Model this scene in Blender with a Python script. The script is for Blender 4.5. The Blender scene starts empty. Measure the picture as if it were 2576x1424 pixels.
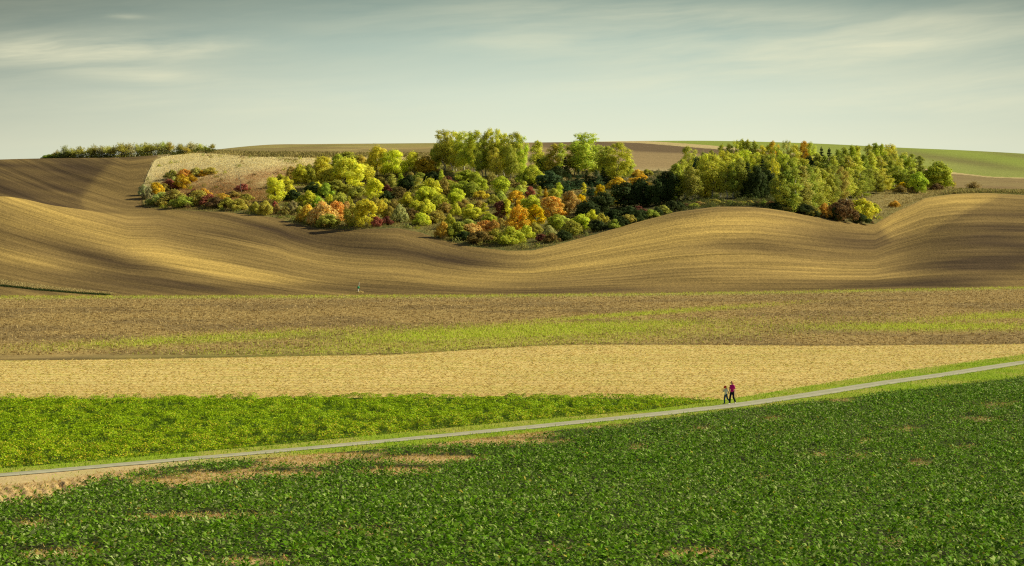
import bpy, math, random
import numpy as np
from mathutils import Vector, Matrix

sc = bpy.context.scene
COL = sc.collection
rng = np.random.default_rng(7)
random.seed(7)

# ------------------------------------------------------------------ camera
# camera stands on the opposite hillside; x right, y away, z up, origin at the lens
FPX = 1911.0          # focal length in pixels of a 1024 px wide frame
VH = 210.0            # image row of the horizontal plane through the lens
cam_d = bpy.data.cameras.new('camera')
cam = bpy.data.objects.new('camera', cam_d)
COL.objects.link(cam)
cam.location = (0, 0, 0)
cam.rotation_euler = (math.radians(90), 0, 0)
cam_d.sensor_width = 36.0
cam_d.lens = 36.0 * FPX / 1024.0
cam_d.shift_y = (VH - 283.0) / 1024.0
cam_d.clip_start = 0.5
cam_d.clip_end = 8000.0
sc.camera = cam
sc.view_settings.view_transform = 'Standard'
sc.view_settings.look = 'None'
sc.view_settings.exposure = 0
sc.view_settings.gamma = 1
sc.cycles.use_denoising = False
sc.cycles.filter_width = 1.2
sc.cycles.max_bounces = 6

D = 1.0 / 2.5156      # working-print pixels to 1024 px frame


# ------------------------------------------------------------------ helpers
def tag(o, label=None, cat=None, group=None, kind=None):
    if label: o['label'] = label
    if cat: o['category'] = cat
    if group: o['group'] = group
    if kind: o['kind'] = kind
    return o


def np_mesh(name, verts, quads=None, tris=None, attrs=None, smooth=False):
    """fast mesh from arrays; attrs = {name: (domain, type, data)}"""
    me = bpy.data.meshes.new(name)
    verts = np.asarray(verts, dtype=np.float32)
    nq = 0 if quads is None else len(quads)
    nt = 0 if tris is None else len(tris)
    loops = []
    if nq: loops.append(np.asarray(quads, dtype=np.int32).ravel())
    if nt: loops.append(np.asarray(tris, dtype=np.int32).ravel())
    loops = np.concatenate(loops)
    starts = np.concatenate([np.arange(nq) * 4, nq * 4 + np.arange(nt) * 3]).astype(np.int32)
    totals = np.concatenate([np.full(nq, 4), np.full(nt, 3)]).astype(np.int32)
    me.vertices.add(len(verts)); me.vertices.foreach_set('co', verts.ravel())
    me.loops.add(len(loops)); me.loops.foreach_set('vertex_index', loops)
    me.polygons.add(nq + nt)
    me.polygons.foreach_set('loop_start', starts)
    me.polygons.foreach_set('loop_total', totals)
    if smooth:
        me.polygons.foreach_set('use_smooth', np.ones(nq + nt, dtype=bool))
    me.update(calc_edges=True)
    for k, (dom, typ, data) in (attrs or {}).items():
        a = me.attributes.new(k, typ, dom)
        data = np.asarray(data, dtype=np.float32)
        key = {'FLOAT': 'value', 'FLOAT_COLOR': 'color', 'FLOAT_VECTOR': 'vector'}[typ]
        a.data.foreach_set(key, data.ravel())
    return me


def link(name, me, mat=None, parent=None):
    o = bpy.data.objects.new(name, me)
    COL.objects.link(o)
    if mat is not None:
        me.materials.clear(); me.materials.append(mat)
    if parent is not None:
        o.parent = parent
    return o


def hash01(ix, iy, seed):
    n = (ix.astype(np.int64) * 374761393 + iy.astype(np.int64) * 668265263 + seed * 1442695041) & 0x7fffffff
    n = ((n ^ (n >> 13)) * 1274126177) & 0x7fffffff
    n = n ^ (n >> 16)
    return (n & 0xffff) / 65535.0


def vnoise(x, y, seed=0, octaves=3):
    x = np.asarray(x, float); y = np.asarray(y, float)
    tot = 0; amp = 1; s = 0
    for k in range(octaves):
        xi = np.floor(x); yi = np.floor(y)
        fx = x - xi; fy = y - yi
        fx = fx * fx * (3 - 2 * fx); fy = fy * fy * (3 - 2 * fy)
        a = hash01(xi, yi, seed + k); b = hash01(xi + 1, yi, seed + k)
        c = hash01(xi, yi + 1, seed + k); d = hash01(xi + 1, yi + 1, seed + k)
        tot = tot + amp * ((a * (1 - fx) + b * fx) * (1 - fy) + (c * (1 - fx) + d * fx) * fy)
        s += amp; amp *= .5; x = x * 2.03 + 17.1; y = y * 2.03 + 5.3
    return tot / s


def sstep(a, b, x):
    t = np.clip((x - a) / (b - a), 0, 1)
    return t * t * (3 - 2 * t)


def pchip(xk, yk, x):
    xk = np.asarray(xk, float); yk = np.asarray(yk, float)
    h = np.diff(xk); dl = np.diff(yk) / h
    d = np.zeros_like(yk)
    d[0] = dl[0]; d[-1] = dl[-1]
    for i in range(1, len(xk) - 1):
        if dl[i - 1] * dl[i] > 0:
            w1 = 2 * h[i] + h[i - 1]; w2 = h[i] + 2 * h[i - 1]
            d[i] = (w1 + w2) / (w1 / dl[i - 1] + w2 / dl[i])
    i = np.clip(np.searchsorted(xk, x) - 1, 0, len(xk) - 2)
    t = (np.clip(x, xk[0], xk[-1]) - xk[i]) / h[i]
    t2 = t * t; t3 = t2 * t
    return ((2 * t3 - 3 * t2 + 1) * yk[i] + (t3 - 2 * t2 + t) * h[i] * d[i]
            + (-2 * t3 + 3 * t2) * yk[i + 1] + (t3 - t2) * h[i] * d[i + 1])


# ------------------------------------------------------------------ relief
# near slope and valley floor: level along x, falling away from the camera
ZN_Y = [0, 30, 60, 80, 100, 125, 150, 180, 210, 233, 280, 330, 380, 430, 2000]
ZN_Z = [-8.0, -9.6, -11.18, -12.64, -13.82, -14.72, -15.27, -15.85, -16.3, -16.5, -16.85, -17.02, -17.1, -17.1, -17.1]
def z_near(Y): return pchip(ZN_Y, ZN_Z, Y)

HILL = {   # bearing (as pixel column) : (distance, apparent row) of the far hillside
 -700: [(470,250),(540,215),(620,205),(760,188),(900,182),(1000,184)],
 -300: [(460,250),(520,207),(570,206),(640,188),(700,176),(800,170),(900,172)],
 0:   [(420,272),(460,240),(500,208),(525,196),(560,197.5),(620,180),(700,163),(760,159.5),(820,160.5)],
 64:  [(425,271),(465,240),(510,208),(540,208.5),(580,197),(640,176),(700,161),(750,158),(820,159.5)],
 128: [(430,268),(470,240),(505,219),(535,216),(565,208),(600,193),(650,171),(690,159.5),(730,157.2),(800,158.5)],
 192: [(430,270),(470,247),(510,225),(545,211),(580,199),(620,178),(660,161),(690,156),(760,152),(850,153.5)],
 256: [(430,272),(480,243),(530,215),(570,197),(610,175),(650,158),(690,153),(780,147.5),(850,145.5),(930,147)],
 320: [(430,272),(470,250),(505,228.6),(550,209),(600,182),(645,159),(690,153),(850,144),(930,145.5)],
 384: [(430,270),(465,247),(492,228),(540,210),(590,186),(640,160),(690,154),(850,143.5),(930,145)],
 448: [(420,277),(450,258),(475,241),(520,216),(570,190),(620,168),(680,156),(860,143),(940,144.5)],
 512: [(420,276),(455,251),(500,226),(540,202),(580,183),(630,165),(700,154.5),(880,142.8),(960,144)],
 576: [(415,275),(440,256),(462,240),(500,226),(545,206),(590,187),(640,169),(710,155),(900,142),(980,143.5)],
 640: [(415,273),(445,245),(475,221.5),(500,216),(540,205),(590,188),(640,173),(720,156),(930,141),(1000,142.6)],
 704: [(420,266),(450,236),(480,208.5),(500,206),(540,198),(600,184),(660,171),(740,155),(950,140.8),(1020,142.5)],
 768: [(430,262),(460,230),(487,208),(510,206),(550,197),(600,185),(660,172),(740,156),(960,142),(1040,144)],
 832: [(440,265),(470,237),(492,220),(520,209),(560,197),(610,184),(670,173),(750,159),(960,144.3),(1040,146.5)],
 896: [(450,266),(485,241),(522,212),(560,199),(590,191),(620,187),(670,177),(750,164),(950,147.5),(1040,150)],
 960: [(450,262),(490,232),(530,204),(556,194.5),(575,192.5),(600,189.5),(660,181),(750,168),(930,150.2),(1020,153)],
 1024:[(460,258),(500,228),(540,201),(565,195),(590,192),(620,187.5),(670,180),(750,168),(920,153.8),(1010,157)],
 1324:[(480,250),(540,215),(590,203),(650,195),(750,183),(900,173),(1000,176)],
 1724:[(500,255),(580,225),(680,205),(800,196),(900,194),(1000,197)],
}
YG = np.concatenate([np.linspace(20, 400, 191)[:-1], np.linspace(400, 1100, 351)[:-1], np.linspace(1100, 2000, 31)])
UK = np.array(sorted(HILL), float)
ZK = []
for u in UK:
    kn = HILL[int(u)]
    yb = 380 if u < 600 else 380 + 40 * min(1, (u - 600) / 424.0)
    ys = [0, 60, 150, 280, yb - 40, yb] + [p[0] for p in kn]
    zs = [0, 0, 0, 0, 0, 0]
    ys2 = np.array(ys, float)
    for (Y, v) in kn:
        zs.append((VH - v) * Y / FPX - float(z_near(np.array([Y]))[0]))
    last = kn[-1]; zl = zs[-1]
    ys2 = np.append(ys2, [last[0] + 250, 2000.0]); zs += [zl - 9, zl - 30]
    ZK.append(pchip(ys2, zs, YG))
ZK = np.array(ZK)
UG = np.arange(-700, 1725, 4.0)
# cubic (Catmull-Rom) across the bearings
def across(UK, ZK, U):
    out = np.zeros((len(U), ZK.shape[1]))
    dz = np.zeros_like(ZK)
    for i in range(len(UK)):
        a = max(i - 1, 0); b = min(i + 1, len(UK) - 1)
        dz[i] = (ZK[b] - ZK[a]) / (UK[b] - UK[a])
    idx = np.clip(np.searchsorted(UK, U, side='right') - 1, 0, len(UK) - 2)
    for j, u in enumerate(U):
        i = idx[j]; h = UK[i + 1] - UK[i]; t = (u - UK[i]) / h; t2 = t * t; t3 = t2 * t
        out[j] = ((2*t3-3*t2+1)*ZK[i] + (t3-2*t2+t)*h*dz[i] + (-2*t3+3*t2)*ZK[i+1] + (t3-t2)*h*dz[i+1])
    return out
ZG = across(UK, ZK, UG) + z_near(YG)[None, :]
# light smoothing of the joined profiles
for _ in range(2):
    ZG[:, 1:-1] = .25 * ZG[:, :-2] + .5 * ZG[:, 1:-1] + .25 * ZG[:, 2:]
    ZG[1:-1] = .25 * ZG[:-2] + .5 * ZG[1:-1] + .25 * ZG[2:]
# gentle rolls in the ploughed slope
_UU, _YY = np.meshgrid(UG, YG, indexing='ij')
_XX = (_UU - 512) / FPX * _YY
ZG += (vnoise(_XX / 38 + 9, _YY / 55, 3, 2) - .5) * 1.0 * sstep(400, 450, _YY) * (1 - sstep(600, 700, _YY))
ZG += (vnoise(_XX / 14 + 9, _YY / 25, 5, 2) - .5) * 0.25 * (1 - sstep(230, 330, _YY)) * sstep(90, 130, _YY)


def height_uy(u, Y):
    fu = np.clip((np.asarray(u, float) - UG[0]) / 4.0, 0, len(UG) - 1.001)
    iu = fu.astype(int); fu = fu - iu
    Y = np.asarray(Y, float)
    iy = np.clip(np.searchsorted(YG, Y, side='right') - 1, 0, len(YG) - 2)
    fy = np.clip((Y - YG[iy]) / (YG[iy + 1] - YG[iy]), 0, 1)
    return ((ZG[iu, iy] * (1 - fu) + ZG[iu + 1, iy] * fu) * (1 - fy)
            + (ZG[iu, iy + 1] * (1 - fu) + ZG[iu + 1, iy + 1] * fu) * fy)


def height(x, Y):
    return height_uy(512 + FPX * np.asarray(x, float) / Y, Y)


def row_of(u, Y): return VH - FPX * height_uy(u, Y) / Y


def ground_at(u, v, y0=45, y1=1050):
    """nearest ground point seen along a bearing at an apparent row"""
    Ys = np.arange(y0, y1, .5)
    r = row_of(np.full_like(Ys, u), Ys)
    i = np.argmax(r <= v)
    if r[i] > v: i = int(np.argmin(np.abs(r - v)))
    elif i > 0:
        f = (r[i - 1] - v) / max(r[i - 1] - r[i], 1e-6)
        Y = Ys[i - 1] + .5 * f
        return np.array([(u - 512) / FPX * Y, Y, float(height_uy(u, Y))])
    Y = Ys[i]
    return np.array([(u - 512) / FPX * Y, Y, float(height_uy(u, Y))])


# ------------------------------------------------------------------ field boundaries
def poly(pts, s=D):
    p = np.array(pts, float) * s
    def f(u):
        u = np.asarray(u, float)
        v = np.interp(u, p[:, 0], p[:, 1])
        sl = (p[1, 1] - p[0, 1]) / (p[1, 0] - p[0, 0]); sr = (p[-1, 1] - p[-2, 1]) / (p[-1, 0] - p[-2, 0])
        v = np.where(u < p[0, 0], p[0, 1] + sl * .6 * (u - p[0, 0]), v)
        v = np.where(u > p[-1, 0], p[-1, 1] + sr * .6 * (u - p[-1, 0]), v)
        return v
    return f

v_near = poly([(0,1222),(150,1208),(240,1192),(300,1186),(480,1170),(700,1151),(1000,1127),(1280,1096),(1600,1063),(1840,1033),(2200,994),(2400,970),(2575,950)])
v_mid = poly([(0,1196.5),(320,1168),(640,1140.5),(960,1111),(1280,1080.5),(1600,1048),(1840,1021.5),(2020,996),(2200,967),(2400,939),(2575,911.5)])
v_far = poly([(0,1180),(640,1125),(1000,1090),(1280,1062),(1600,1035),(1700,1023),(1840,1004),(2200,944),(2575,892)])
v_must = poly([(0,1006),(500,1004),(1000,1001),(1500,1002),(1700,1006)])
v_straw = poly([(0,908),(300,905),(800,896),(1000,893),(1200,880),(1330,872),(1450,868),(1700,868),(2100,871),(2575,866)])
v_base = poly([(0,746),(600,745),(1200,743),(1600,739),(2000,733),(2575,722)])
E_PTS = [(141,206.5),(150,208),(159,209),(191,211),(223,212),(254,215),(278,218),(290,223),(318,228.6),(350,230),(397,228),(421,232.6),(437,238.5),(469,246.5),(509,251),(533,250.5),(564,243),(596,234),(636,222.6),(676,212),(715.6,206.7),(755,206.7),(795,212.7),(827,219.5),(855,223.4),(874.6,224.6),(894,212.7),(926,198),(954,194),(986,193),(1024,195)]
v_edge = poly(E_PTS, 1.0)
T_PTS = [(140.9,206.4),(143,187),(148,173),(155,160),(165,156.5),(200,153),(230,155),(256,157),(315,158),(350,157.5),(420,157.5),(470,163),(540,170),(640,171),(700,171),(800,176),(900,186),(954,188.5),(1024,190)]
v_top = poly(T_PTS, 1.0)

cols = np.concatenate([np.arange(-700, -30, 16.0), np.arange(-30, 1056, 2.5), np.arange(1056, 1724, 16.0)])
def solve(u, v, y0, y1, first=True):
    Ys = np.arange(y0, y1, .5)
    r = row_of(np.full_like(Ys, u), Ys)
    hit = np.nonzero(r <= v)[0]
    if not len(hit): return Ys[int(np.argmin(r))]
    return Ys[hit[0]]
Y_near = np.array([solve(u, v, 45, 420) for u, v in zip(cols, v_near(cols))])
Y_far = np.array([solve(u, v, 45, 420) for u, v in zip(cols, v_far(cols))])
Y_must = np.maximum(np.array([solve(u, v, 45, 420) for u, v in zip(cols, v_must(cols))]), Y_far)
Y_straw = np.maximum(np.array([solve(u, v, 45, 420) for u, v in zip(cols, v_straw(cols))]), Y_must + 2)
Y_base = np.maximum(np.array([solve(u, v, 300, 470) for u, v in zip(cols, v_base(cols))]), Y_straw + 2)
Y_edge = np.array([solve(u, v, 425, 640) for u, v in zip(cols, v_edge(cols))])
Y_edge = np.where(cols < 141, 560.0, Y_edge)
Y_edge = np.where(cols > 1030, np.interp(cols, [1030, 1724], [566, 640]), Y_edge)
Y_top = np.array([solve(u, v, max(e, 540), 800) for u, v, e in zip(cols, v_top(cols), Y_edge)])
Y_top = np.where(cols < 141, Y_edge, np.maximum(Y_top, Y_edge + 1))
Y_top = np.where(cols > 1030, Y_edge + 35, Y_top)
ker = np.array([1, 2, 1]) / 4
def smooth_line(a, n=4):
    for _ in range(n):
        a = np.concatenate([[a[0]], np.convolve(a, ker, 'valid'), [a[-1]]])
    return a
Y_near, Y_far, Y_must, Y_straw, Y_base = [smooth_line(a) for a in (Y_near, Y_far, Y_must, Y_straw, Y_base)]
Y_must = np.maximum(Y_must, Y_far)
def Lf(arr): return lambda u: np.interp(u, cols, arr)
LN, LF, LM, LS, LB, LE, LT = [Lf(a) for a in (Y_near, Y_far, Y_must, Y_straw, Y_base, Y_edge, Y_top)]


def in_poly(px, py, pts):
    inside = np.zeros(px.shape, bool)
    n = len(pts)
    for i in range(n):
        x1, y1 = pts[i]; x2, y2 = pts[(i + 1) % n]
        c = ((y1 > py) != (y2 > py)) & (px < (x2 - x1) * (py - y1) / (y2 - y1 + 1e-9) + x1)
        inside ^= c
    return inside


def gauss(u, v, cu, cv, su, sv, ang=0):
    c, s = math.cos(math.radians(ang)), math.sin(math.radians(ang))
    a = (u - cu) * c + (v - cv) * s; b = -(u - cu) * s + (v - cv) * c
    return np.exp(-.5 * ((a / su) ** 2 + (b / sv) ** 2))


# ------------------------------------------------------------------ ground materials
def new_mat(name):
    m = bpy.data.materials.new(name); m.use_nodes = True
    nt = m.node_tree; nt.nodes.clear()
    return m, nt


def N(nt, typ, **kw):
    n = nt.nodes.new(typ)
    for k, v in kw.items():
        if k == 'inp':
            for kk, vv in v.items(): n.inputs[kk].default_value = vv
        else: setattr(n, k, v)
    return n


def math_node(nt, op, a, b=None, clamp=False):
    n = nt.nodes.new('ShaderNodeMath'); n.operation = op; n.use_clamp = clamp
    for i, x in enumerate((a, b)):
        if x is None: continue
        if isinstance(x, (int, float)): n.inputs[i].default_value = x
        else: nt.links.new(x, n.inputs[i])
    return n.outputs[0]


def noise(nt, vec, scale, detail=4, rough=.6, out='Fac'):
    n = nt.nodes.new('ShaderNodeTexNoise'); n.inputs['Scale'].default_value = scale
    n.inputs['Detail'].default_value = detail; n.inputs['Roughness'].default_value = rough
    if vec is not None: nt.links.new(vec, n.inputs['Vector'])
    return n.outputs[out]


def mapping(nt, vec, scale):
    n = nt.nodes.new('ShaderNodeMapping'); n.inputs['Scale'].default_value = scale
    nt.links.new(vec, n.inputs['Vector'])
    return n.outputs['Vector']


def ground_mat(name, layers, dark, rough=.95, bump=0.0, bump_scale=6.0, furrow=None):
    """colour comes from the field's 'tint' attribute; layers = [(world scale xyz, strength, detail)] noise
    brightness; furrow = (scale s, scale t, strength) noise drawn out along the cultivation lines"""
    m, nt = new_mat(name)
    out = N(nt, 'ShaderNodeOutputMaterial'); bs = N(nt, 'ShaderNodeBsdfPrincipled')
    bs.inputs['Roughness'].default_value = rough
    bs.inputs['Specular IOR Level'].default_value = .08
    nt.links.new(bs.outputs[0], out.inputs[0])
    at = N(nt, 'ShaderNodeAttribute', attribute_name='tint')
    geo = N(nt, 'ShaderNodeNewGeometry')
    val = None
    for sclv, st, det in layers:
        f = noise(nt, mapping(nt, geo.outputs['Position'], sclv), 1.0, det, .65)
        f = math_node(nt, 'MULTIPLY', math_node(nt, 'SUBTRACT', f, .5), st)
        val = f if val is None else math_node(nt, 'ADD', val, f)
    if furrow:
        fa = N(nt, 'ShaderNodeAttribute', attribute_name='furrow')
        for (a, b, st) in furrow:
            f = noise(nt, mapping(nt, fa.outputs['Vector'], (a, b, 1)), 1.0, 3, .6)
            f = math_node(nt, 'MULTIPLY', math_node(nt, 'SUBTRACT', f, .5), st)
            val = math_node(nt, 'ADD', val, f)
    fac = math_node(nt, 'ADD', val, 1.0)
    fac = math_node(nt, 'MAXIMUM', fac, dark)
    vm = N(nt, 'ShaderNodeVectorMath', operation='SCALE')
    nt.links.new(at.outputs['Color'], vm.inputs[0]); nt.links.new(fac, vm.inputs['Scale'])
    nt.links.new(vm.outputs[0], bs.inputs['Base Color'])
    if bump:
        bn = N(nt, 'ShaderNodeBump'); bn.inputs['Strength'].default_value = 1.0
        bn.inputs['Distance'].default_value = bump
        f = noise(nt, mapping(nt, geo.outputs['Position'], (bump_scale, bump_scale, bump_scale)), 1.0, 3, .6)
        nt.links.new(f, bn.inputs['Height']); nt.links.new(bn.outputs[0], bs.inputs['Normal'])
    return m


def mixc(a, b, t):
    t = np.asarray(t)[..., None]
    return np.asarray(a) * (1 - t) + np.asarray(b) * t


def strip(name, ya, yb, nrow, colour_fn, mat, csel=None, power=1.0, furrow_fn=None, lift=None, Yrows=None):
    cs = cols if csel is None else cols[csel]
    ya = np.broadcast_to(ya, cols.shape); yb = np.broadcast_to(yb, cols.shape)
    if csel is not None: ya, yb = ya[csel], yb[csel]
    t = np.linspace(0, 1, nrow + 1) ** power
    Y = ya[:, None] * (1 - t) + yb[:, None] * t
    if Yrows is not None: Y = Yrows[csel]; nrow = Y.shape[1] - 1
    U = np.repeat(cs[:, None], nrow + 1, 1)
    Z = height_uy(U, Y)
    if lift is not None: Z = Z + lift(U, Y)
    X = (U - 512) / FPX * Y
    V = VH - FPX * Z / Y
    rgb = colour_fn(U, V, X, Y)
    rgba = np.concatenate([rgb, np.ones(rgb.shape[:-1] + (1,))], -1)
    nc, nr = U.shape
    idx = np.arange(nc * nr).reshape(nc, nr)
    q = np.stack([idx[:-1, :-1], idx[1:, :-1], idx[1:, 1:], idx[:-1, 1:]], -1).reshape(-1, 4)
    # drop slivers where two boundaries meet
    w = (Y[:, 1:] - Y[:, :-1])
    keep = (np.maximum(w[:-1], w[1:]) > 1e-3).reshape(-1)
    q = q[keep]
    at = {'tint': ('POINT', 'FLOAT_COLOR', rgba.reshape(-1, 4))}
    if furrow_fn is not None:
        at['furrow'] = ('POINT', 'FLOAT_VECTOR', furrow_fn(U, V, X, Y).reshape(-1, 3))
    me = np_mesh(name, np.stack([X, Y, Z], -1).reshape(-1, 3), q, attrs=at, smooth=True)
    return tag(link(name, me, mat), kind='structure')


# --- near crop soil
BARE = [(-60,482),(0,479),(60,474),(110,470),(170,466.5),(140,473),(105,479),(80,488),(40,502),(0,506),(-60,506)]
STREAK = [  # weak stands in the crop: centre, half length, half height (frame pixels)
 (200,515.7,62,1.6),(425,458.5,45,1.6),(360,531,30,1.2),(690,553,30,2.0),(1000,403.5,18,1.0),(815,453.5,16,.8),(965,446.5,14,.8),
 (455,441,75,1.8),(330,455,40,1.2),(520,433,30,1.0),(400,470,30,1.2),(250,474,60,1.5),(180,481,40,2),(300,462,35,1.2),
 (770,418,14,.9),(700,428,12,.9),(840,399,18,.8),(870,440,12,.8),(905,428,12,.8),(640,446,10,.8),(920,462,14,.9),(555,548,14,1.2),
 (60,553,40,2.0),(30,523,14,1.5),(250,560,40,1.5),(895,541,10,1.0),(980,418,20,.8),(765,478,9,.8),(860,455,16,.7),(600,425,30,.8),(560,440,16,.8)]
def weak_stand(U, V):
    w = np.zeros_like(U)
    for cu, cv, su, sv in STREAK:
        b = (1.3 if cu < 560 else .66) if cv < 500 else .85
        w = np.maximum(w, b * np.exp(-.5 * (((U - cu) / su) ** 2 + ((V - cv - 1.5 - (U - cu) * -.012) / (sv + 1.3)) ** 2) ** 1.2))
    w = w * (.45 + .9 * vnoise(U / 9, V / 2.5, 31, 2))
    near_edge = sstep(26, 0, V - v_near(U)) * sstep(760, 200, U)
    w = np.maximum(w, near_edge * sstep(.54, .70, vnoise(U / 20, V / 1.7, 33, 3)) * .95)
    w = np.maximum(w, in_poly(U, V, BARE) * (.75 + .5 * sstep(.45, .6, vnoise(U / 6, V / 2.5, 35, 2))))
    return w
SOIL_TAN = np.array([.62, .43, .20]); SOIL_DK = np.array([.06, .065, .025])
def c_crop(U, V, X, Y):
    w = np.clip(weak_stand(U, V), 0, 1)
    return mixc(SOIL_DK, SOIL_TAN, sstep(.2, .7, w))
m_soil = ground_mat('crop_soil', [((5, 5, 5), .7, 4), ((.8, .8, .8), .4, 3)], .2, bump=.08, bump_scale=5)
o_crop = strip('field_soil', 30.0, Y_near, 110, c_crop, m_soil,
    lift=lambda U, Y: in_poly(U, VH - FPX * height_uy(U, Y) / Y, BARE) * (.09 * np.sin(U * .55 + Y * .9 + 2.5 * vnoise(U / 14, Y / 3, 45, 2)) * vnoise(U / 9, Y / 2, 46, 2) + .26 * (vnoise(U / 5, Y / 1.2, 44, 3) - .4)) * sstep(.2, 2.5, LN(U) - Y))
# --- verge
def c_verge(U, V, X, Y):
    a = np.array([.30, .40, .035]); b = np.array([.44, .42, .09])
    base = mixc(a, b, sstep(.40, .62, vnoise(X / 3.5, Y / 5, 51, 3)))
    dirt = sstep(330, 140, U) * (V > v_mid(U) - 1)
    return mixc(base, np.array([.70, .52, .27]), np.clip(dirt * (.6 + .6 * vnoise(U / 14, V / 2, 53, 2)), 0, 1))
m_verge = ground_mat('verge_ground', [((4, 4, 4), .6, 4), ((.7, .7, .7), .3, 3)], .25, bump=.05, bump_scale=6)
o_verge = strip('verge_ground', Y_near, Y_far, 16, c_verge, m_verge)
# --- mustard field ground
def c_must(U, V, X, Y): return np.broadcast_to(np.array([.07, .11, .012]), U.shape + (3,)).copy()
m_must = ground_mat('mustard_ground', [((3, 3, 3), .6, 4)], .2)
o_must = strip('mustard_field_soil', Y_far, Y_must, 24, c_must, m_must)
# --- straw stubble field
def c_straw(U, V, X, Y):
    a = np.array([.84, .645, .245])
    f = (V - v_straw(U)) / (v_must(U) - v_straw(U))
    c = mixc(a, a * np.array([.80, .76, .66]), sstep(.55, 1.0, f) * .8)
    c = mixc(c, a * np.array([.84, .95, .75]), sstep(.5, .7, vnoise(X / 9, Y / 2.2, 61, 3)) * .6)
    rows = .5 + .5 * np.sin(Y * 2 * math.pi / 3.1 + vnoise(X / 20, Y / 20, 63) * 4)
    c = c * (1 - .26 * rows[..., None] ** 4)
    c = mixc(c, a * .80, sstep(700, 1024, U) * .5)
    return c
m_straw = ground_mat('straw_stubble', [((2.2, 6, 3), .95, 5), ((.5, 2.2, 1), .45, 4), ((.05, .12, .1), .25, 2)], .25, bump=.06, bump_scale=5)
o_straw = strip('stubble_field', Y_must, Y_straw, 110, c_straw, m_straw)
# --- brown stubble with green regrowth
def green_amt(U, V):
    n = vnoise(U / 16, V / 2.5, 71, 3)
    g = 1.0 * gauss(U, V, 505, 333, 115, 4.4, -2.2) * sstep(255, 370, U) * sstep(720, 640, U)
    g = np.maximum(g, .85 * gauss(U, V, 560, 328, 95, 3.2, -1.5))
    g = np.maximum(g, .62 * gauss(U, V, 640, 314, 80, 1.4, -4))
    g = np.maximum(g, .75 * gauss(U, V, 930, 327, 75, 2.6, 0))
    g = np.maximum(g, .6 * gauss(U, V, 1000, 316, 50, 2.2, -3))
    g = np.maximum(g, .50 * gauss(U, V, 210, 339, 110, 3.0, -3))
    g = np.maximum(g, .35 * gauss(U, V, 450, 345, 200, 6, -3))
    return np.clip(g * (.55 + 1.2 * n), 0, 1)
def c_stub(U, V, X, Y):
    brown = np.array([.44, .315, .12]); dk = np.array([.22, .155, .075])
    n = vnoise(X / 14, Y / 10, 73, 3)
    c = mixc(brown, dk, sstep(.42, .68, n) * .75)
    c = mixc(c, np.array([.46, .34, .15]), sstep(12, 0, V - v_base(U)) * .5 + sstep(500, 1024, U) * .15)
    g = green_amt(U, V)
    c = mixc(c, np.array([.46, .54, .05]), np.clip(g * 1.15, 0, 1))
    edge = np.exp(-((V - v_base(U) - 1.2) / 1.5) ** 2) * .8 * (.5 + vnoise(U / 9, V, 77))
    edge = np.maximum(edge, sstep(110, 0, U) * np.exp(-((V - v_base(U)+1) / 3.5) ** 2) * .9)
    c = mixc(c, np.array([.42, .43, .12]), np.clip(edge, 0, 1))
    darkline = np.exp(-((V - v_straw(U) + 1.2) / .9) ** 2) * .45
    c = c * (1 - darkline[..., None])
    return c
m_stub = ground_mat('brown_stubble', [((1.3, 3.6, 2), 1.35, 5), ((.35, 1.1, 1), .6, 4)], .25, bump=.07, bump_scale=4)
o_stub = strip('brown_stubble_field', Y_straw, Y_base, 120, c_stub, m_stub)
# --- ploughed hillside
def furrow_uv(U, V, X, Y):
    vb = v_base(U)
    g = np.interp(U, [-300, 0, 64, 128, 150] + [p[0] for p in E_PTS[2:]], [170, 195, 207, 215, 211] + [p[1] for p in E_PTS[2:]])
    t = (vb - V) / np.maximum(vb - g, 20)
    t = t + .0018 * np.where(U < 300, U, 300 + 120 * np.tanh((U - 300) / 120.0))
    return np.stack([U / 100.0, t * 10, np.zeros_like(U)], -1)
LIGHT_POLY = [(115,160),(157,158.5),(150,172),(142,190),(141,208),(160,212),(120,218),(88,216),(80,200),(96,178)]
LIGHT_POLY2 = [(880,226),(896,213),(925,199),(962,194.5),(1000,195),(965,212),(925,232),(890,240)]
def soft_poly(U, V, pts, r=2.0):
    s = 0
    for dx, dy in ((0,0),(r*2,0),(-r*2,0),(0,r),(0,-r)):
        s = s + in_poly(U + dx, V + dy, pts)
    return s / 5.0
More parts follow.
